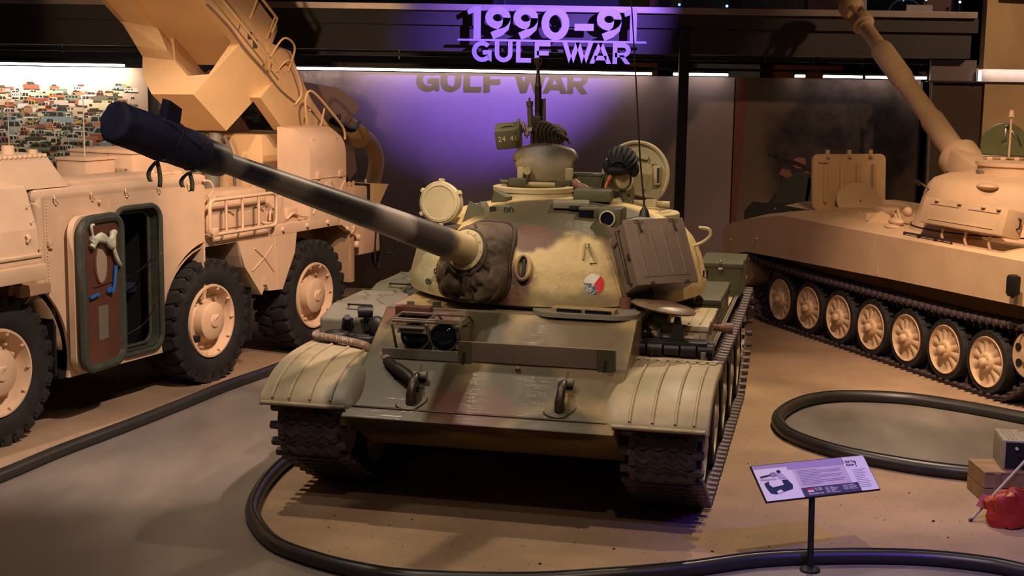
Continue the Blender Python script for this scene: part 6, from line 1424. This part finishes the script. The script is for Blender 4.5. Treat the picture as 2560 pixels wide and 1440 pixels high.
hn = Vector((-.52, -.85, .06)).normalized(); F = frame_from(hn); hc = Vector((1.36, -2.62, 2.42))
fx = F.col[0] if F.col[0].x > 0 else -F.col[0]; fy = Vector((0, 0, 1)) - hn * hn.z; fy.normalize()
DP = [(.25 * math.cos(R(a)), .12 + .25 * math.sin(R(a))) for a in range(-28, 209, 8)]
mb = MB(); mb.prism(DP, hc, fx, fy, .03); dh = mb.build('cupola_hatch', M['gvgreen'], gc, smooth=30); dh['label'] = 'open half-round hatch, glossy green inside'
mb = MB(); mb.tube([hc + fx * x + fy * y + hn * .006 for x, y in DP], .014, 8, True); mb.build('hatch_rim', M['gvgreen'], dh)
q = hc + fx * .0 + fy * .10 + hn * .01
HF2 = Matrix((fx, fy, hn)).transposed()
mb = MB(); mb.ball(q, (.10, .10, .025), 18, 10, HF2); mb.build('hatch_boss', M['gvgreen'], dh)
mb = MB(); mb.tube([hc + fx * .01 + fy * .33 + hn * .03, hc + fx * .0 + fy * .2 + hn * .06, hc - fx * .06 + fy * .12 + hn * .03], .012, 6); mb.tube([hc + fx * .06 + fy * .30 + hn * .02, hc + fx * .13 + fy * .22 + hn * .05, hc + fx * .18 + fy * .12 + hn * .03], .016, 6); mb.box(hc + fx * .02 + fy * .33 + hn * .03, (.04, .05, .03), HF2, .006); mb.build('hatch_latch', M['chrome'], dh)
mb = MB(); mb.box(hc - fy * .005 + hn * .02, (.46, .012, .02), HF2, .003); mb.build('hatch_edge', M['chrome'], dh)
mb = MB(); mb.cyl(hc - fx * .22 - fy * .02, hc + fx * .22 - fy * .02, .018, .018, 8)
for k in (-.15, 0, .15): mb.box(hc + fx * k - fy * .03, (.06, .04, .05), HF2, .008)
mb.build('hatch_hinge', G_, dh)
mb = MB(); mb.tube([(1.4, -2.67, 2.4), (1.4, -2.67, 2.88)], .012, 6); mb.cyl((1.4, -2.67, 2.87), (1.4, -2.67, 2.95), .035, .025, 10); mb.build('rod_lamp', G_, gt)
# side stowage box on the turret
mb = MB(); BR = Matrix.Rotation(R(14), 3, 'Y'); mb.box((.20, -3.62, 1.82), (.24, 1.42, .29), BR, .012); sx_ = mb.build('turret_bin', G_, gc, smooth=25)
mb = MB()
for yy in (-3.15, -3.55, -3.95, -4.2): mb.box((.11, yy, 1.965), (.05, .06, .02), BR, .004)
mb.box(Vector((.20, -3.62, 1.82)) + BR @ Vector((-.124, .33, .08)), (.006, .5, .012), BR); mb.box(Vector((.20, -3.62, 1.82)) + BR @ Vector((-.124, -.33, .08)), (.006, .5, .012), BR); mb.box(Vector((.20, -3.62, 1.82)) + BR @ Vector((-.124, .0, -.09)), (.006, 1.1, .012), BR)
for yy in (-3.25, -3.65, -4.05): mb.tube([(.13, yy, 1.67), (.12, yy, 1.58), (.13, yy - .02, 1.52)], .016, 6); mb.tube([(.13, yy - .02 + .018 * math.cos(a), 1.50 + .018 * math.sin(a)) for a in [2 * math.pi * k / 10 for k in range(10)]], .006, 5, True)
mb.parts('bin_latch', G_, sx_)
mb = MB(); mb.tube([(.25, -4.335, 1.88), (.25, -4.37, 1.87), (.23, -4.37, 1.78), (.23, -4.335, 1.77)], .01, 6); mb.ball((.36, -4.38, 1.84), .05, 10, 8); mb.build('bin_handle', M['black'], sx_)
# rear lamp cluster
mb = MB(); mb.b2((-.10, -4.72, 1.14), (-.02, -4.66, 1.36), .01); mb.box((-.14, -4.80, 1.27), (.10, .12, .20), None, .03); mb.tube([(-.05, -4.72, 1.18), (-.14, -4.80, 1.15)], .015, 6); mb.build('side_lamp', M['black'], gc)
# howitzer
g0 = Vector((1.42, -1.75, 2.33)); gd = Vector((0, .804, .594)).normalized()
mb = MB(); mb.lathe([(.2, -.45), (.25, -.3), (.25, -.05), (.19, .0), (.14, .02)], g0 + gd * .12, gd, 28); mb.box((1.42, -2.1, 2.25), (.55, .5, .28), Matrix.Rotation(R(20), 3, 'X'), .04); mb.tube([g0 + gd * .15 + Vector((.16 * math.cos(a), 0, 0)) + gd.cross(Vector((1, 0, 0))) * .16 * math.sin(a) for a in [2 * math.pi * k / 24 for k in range(24)]], .02, 8, True); mb.build('gun_mantlet', G_, gt, smooth=35)
mb = MB(); mb.lathe([(.142, 0), (.147, .76), (.125, .84), (.122, 1.5), (.135, 1.52), (.135, 1.60), (.147, 1.62), (.147, 2.20), (.138, 2.26), (.10, 2.32), (.096, 2.72), (.115, 2.74), (.125, 2.80)], g0, gd, 32)
hw_ = mb.build('gun_barrel', G_, gc, smooth=30)
mb = MB(); GFm = frame_from(gd); ux = GFm.col[0]; uy = GFm.col[1]
mb.lathe([(.115, 0), (.155, .03), (.155, .12), (.135, .16), (.10, .17)], g0 + gd * 2.78, gd, 28, capend=True); mb.lathe([(.10, .0), (.14, .03), (.165, .08), (.165, .18), (.135, .2), (.08, .2), (.07, .1)], g0 + gd * 3.10, gd, 28, capend=True)
for k in range(4):
    a = math.pi / 2 * k + .78; c_ = g0 + gd * 3.04 + (ux * math.cos(a) + uy * math.sin(a)) * .115; Fm = Matrix((ux * math.cos(a) + uy * math.sin(a), uy * math.cos(a) - ux * math.sin(a), gd)).transposed(); mb.box(c_, (.04, .06, .26), Fm, .01)
mb.build('muzzle_brake', G_, hw_, smooth=35)

# ================================================================== READER PANEL
st = empty('reader_panel', (2.03, 9.165, 0)); tag(st, 'low reader panel about the tank on a black pole with a round foot', 'sign')
off = Vector((2.03, 9.165, 0))
MB().lathe([(.068, 0), (.068, .012), (.058, .02), (.03, .026), (.022, .03), (.022, .05)], (0, 0, .007), (0, 0, 1), 32).build('foot', M['black'], st, smooth=30)
MB().cyl((0, 0, .02), (0.012, .10, .505), .021, .021, 16).build('pole', M['black'], st)
pc = Vector((2.082, 9.35, .596)) - off; ya, ti = .385, .713; PW, PH = .895, .277
pw = Vector((math.cos(ya), math.sin(ya), 0)); pu = Vector((-math.sin(ya), math.cos(ya), 0)) * math.cos(ti) + Vector((0, 0, 1)) * math.sin(ti); pn = pw.cross(pu)
PF = Matrix((pw, pu, pn)).transposed()
MB().box(pc - pn * .008, (PW + .012, PH + .012, .016), PF, .003).build('panel_frame', M['black'], st, smooth=0)
MB().box(pc - pn * .03 - pu * .05, (.14, .1, .03), PF, .005).build('mount', M['black'], st, smooth=0)
def pq(nm, mat, u0, v0, u1, v1, lift, skew=0):
    """flat print; u from left, v from the top edge, in fractions of the board"""
    f = lambda u, v: pc + pw * (u - .5) * PW + pu * (.5 - v) * PH + pn * (.0008 + lift * .0004)
    mb = MB(); mb.poly([f(u0, v1), f(u1, v1), f(u1 + skew, v0), f(u0 + skew, v0)][::1]); return mb.build(nm, mat, st, smooth=0)
def pp_(nm, mat, pts, lift):
    f = lambda u, v: pc + pw * (u - .5) * PW + pu * (.5 - v) * PH + pn * (.0008 + lift * .0004)
    mb = MB(); mb.poly([f(u, v) for u, v in pts]); return mb.build(nm, mat, st, smooth=0)
PM = {k: flat('panel_' + k, c, .35) for k, c in dict(pale='#dcd0d8', mid='#c6b8c4', photo='#e2dbe0', lav='#a693b8', slate='#4b4560', line='#8d84a0', ink='#2e3352', shade='#b5aec0').items()}
pq('print', PM['pale'], 0, 0, 1, 1, 0); pq('print', PM['photo'], .0, .0, .315, 1, 1); pq('print', PM['lav'], .0, .0, .8, .10, 2); pq('print', PM['lav'], .29, .10, .80, .20, 2); pq('print', PM['mid'], .33, .20, .80, .72, 1)
pq('print', PM['slate'], .33, .74, .84, 1, 3); pq('print', PM['photo'], .79, .06, 1, 1, 2)
rr_ = random.Random(3)
for k in range(10):
    v = .25 + k * .045; pq('text_line', PM['line'], .36, v, (.74 if k % 3 else .55) + rr_.uniform(-.02, .02), v + .013, 4)
for k in range(11):
    v = .38 + k * .05; pq('text_line', PM['line'], .84, v, .93 + rr_.uniform(-.02, .03), v + .012, 4)
for k in range(6):
    v = .79 + k * .03; pq('text_line', PM['pale'], .535, v, .565, v + .011, 5); pq('text_line', PM['pale'], .575, v, .575 + rr_.uniform(.03, .09), v + .011, 5)
for k in range(5):
    v = .78 + k * .03; pq('text_line', PM['pale'], .69, v, .735, v + .011, 5); pq('text_line', PM['pale'], .745, v, .745 + rr_.uniform(.03, .07), v + .011, 5)
pq('flag_white', M['white'], .375, .83, .43, .88, 5); pq('flag_red', M['red'], .375, .785, .43, .832, 5)
pmx = lambda u, v: Matrix.Translation(pc + pw * (u - .5) * PW + pu * (.5 - v) * PH + pn * .0042) @ PF.to_4x4()
text_mesh('T-55', .030, 'print_text', M['white'], st, pmx(.44, .86), bold=.0006)
text_mesh('Main Battle Tank', .017, 'print_text', M['white'], st, pmx(.375, .955), bold=.0004)
text_mesh('Did You', .026, 'print_text', PM['ink'], st, pmx(.81, .175), bold=.0008)
text_mesh('Know', .026, 'print_text', PM['ink'], st, pmx(.81, .265), bold=.0008)
text_mesh('?', .055, 'print_text', PM['ink'], st, pmx(.885, .30), bold=.001)
tk = [([(.04, .52), (.075, .47), (.25, .46), (.275, .62), (.26, .74), (.10, .84), (.06, .80), (.045, .66)], 'ink'), ([(.09, .44), (.16, .42), (.2, .46), (.2, .6), (.1, .64), (.08, .56)], 'photo'), ([(.03, .31), (.14, .27), (.14, .31), (.03, .36)], 'ink'), ([(.12, .24), (.17, .22), (.19, .33), (.13, .36)], 'line'), ([(.185, .2), (.21, .17), (.225, .22), (.21, .27), (.19, .26)], 'ink'), ([(.18, .28), (.225, .27), (.25, .42), (.18, .43)], 'shade'), ([(.02, .38), (.16, .40), (.16, .44), (.02, .42)], 'shade'), ([(.115, .77), (.155, .72), (.17, .79), (.12, .83)], 'photo')]
for i, (P, c) in enumerate(tk): pp_('photo_print', PM[c], [(u, v) for u, v in P][::-1], 4 + i)

# ================================================================== RADIO ON ITS CRATE, BAG, ROD AT THE RIGHT EDGE
cr = empty('wooden_crate', (4.02, 11.02, 0)); tag(cr, 'plain wooden crate carrying the grey radio set beside the red bags', 'crate')
for k in range(2):
    MB().b2((-.30, -.22, .004 + k * .115), (.36, -.20, .112 + k * .115), .004).build('plank', M['wood'], cr, smooth=0)
    MB().b2((-.30, .16, .004 + k * .115), (.36, .18, .112 + k * .115), .004).build('plank', M['wood'], cr, smooth=0)
    MB().b2((-.30, -.20, .004 + k * .115), (-.28, .16, .112 + k * .115), .004).build('plank', M['wood'], cr, smooth=0)
for k in range(3): MB().b2((-.30, -.22 + k * .134, .230), (.36, -.09 + k * .134, .248), .004).build('plank', M['wood'], cr, smooth=0)
MB().b2((-.22, -.235, .004), (-.17, -.22, .24), .003).build('batten', M['wood'], cr, smooth=0)
ra = empty('radio_set', (4.12, 11.0, .2481), R(-8)); tag(ra, 'grey ribbed radio set with black front standing on the wooden crate', 'radio')
MB().b2((-.22, -.16, 0), (.30, .24, .24), .01).build('case', M['radio'], ra, smooth=25)
mb = MB()
for k in range(5): mb.b2((-.224, -.1 + k * .07, .02), (-.218, -.08 + k * .07, .22))
for k in range(3): mb.b2((-.18 + k * .03, -.13, .239), (-.17 + k * .03, .21, .245)); mb.b2((.16 + k * .04, -.13, .239), (.17 + k * .04, .21, .245))
mb.tube([(-.05, -.1, .242), (.1, -.1, .242), (.1, .18, .242), (-.05, .18, .242)], .005, 5, True); mb.build('pressed_rib', M['radio'], ra)
MB().b2((-.20, -.166, .015), (.28, -.158, .225), .002).build('front_panel', M['dark'], ra, smooth=0)
for i, (x, z, r) in enumerate([(-.12, .18, .012), (-.06, .185, .008), (0, .185, .008), (.06, .19, .009), (-.1, .13, .014), (.0, .05, .018), (.06, .05, .014), (.12, .06, .012)]):
    MB().cyl((x, -.166, z), (x, -.185, z), r, r, 10).build('knob', M['steel'] if i not in (0, 5) else M['strap'], ra)
MB().b2((-.01, -.170, .09), (.09, -.166, .145)).build('red_tag', M['white'], ra, smooth=0)
text_mesh('5.0', .046, 'tag_number', M['red'], ra, Matrix.Translation((.0, -.1715, .10)) @ Matrix.Rotation(math.pi / 2, 4, 'X'), bold=.001)
mb = MB()
for k in range(6): mb.tube([(.14 + (.12 - .006 * k) * math.cos(a), (.085 - .006 * k) * math.sin(a), .018 + .018 * k) for a in [2 * math.pi * q / 28 for q in range(28)]], .013, 6, True)
o = mb.build('cable_coil', M['black'], None, smooth=60); o.location = (3.78, 10.62, 0); tag(o, 'coil of black cable on the sand between the crate and the red bag', 'cable')
# red vinyl bag: slumped folded sack
def sack(nm, c, sx, sy, sz, seed, label):
    mb = MB(); rows = []; NU, NV = 30, 14
    for j in range(NV + 1):
        v = j / NV; th = v * math.pi; row = []
        for k in range(NU):
            a = 2 * math.pi * k / NU; d = Vector((math.sin(th) * math.cos(a), math.sin(th) * math.sin(a), math.cos(th)))
            w = 1 + .34 * noise.noise(d * 1.6 + Vector((seed, 0, 0))) + .16 * noise.noise(d * 3.5 + Vector((0, seed, 0))) - .20 * (1 - abs(math.sin(2.5 * a + 3 * d.z + seed))) ** 3
            sq = 1 / max(abs(d.x) ** 3 + abs(d.y) ** 3, 1e-4) ** .12 if abs(d.z) < .95 else 1
            p = Vector((d.x * sx * w * sq, d.y * sy * w * sq, max(d.z * sz * w, -sz * .55) + sz * .55)); row.append(Vector(c) + p)
        rows.append(row)
    mb.grid(rows, True); o = mb.build(nm, M['redcloth'], None, smooth=50); return tag(o, label, 'bag')
b_ = sack('red_bag', (3.72, 10.25, .002), .17, .12, .17, 3, 'slumped red vinyl bag lying in front of the wooden crate')
mb = MB(); mb.prism([(0, 0), (.12, -.05), (.19, .0), (.06, .09)], (3.52, 10.36, .11), (1, -.2, .1), (0, .5, .9), .012); mb.prism([(0, 0), (.06, .10), (.09, .09), (.05, -.02)], (3.60, 10.22, .12), (1, .1, 0), (0, .4, .9), .012); mb.build('flap', M['redcloth'], b_, smooth=0)
sack('red_bag', (4.12, 10.20, .002), .15, .14, .20, 9, 'second red vinyl bag slumped against the first beside the cable coil')
o = MB().cyl((3.47, 10.31, .012), (4.18, 10.75, .56), .0125, .0125, 12).build('tent_rod', M['rod'], None); tag(o, 'long pale rod leaning from the sand up across the radio set', 'rod')
MB().cyl((3.465, 10.307, .008), (3.48, 10.316, .02), .014, .014, 12).build('ferrule', M['steel'], o)
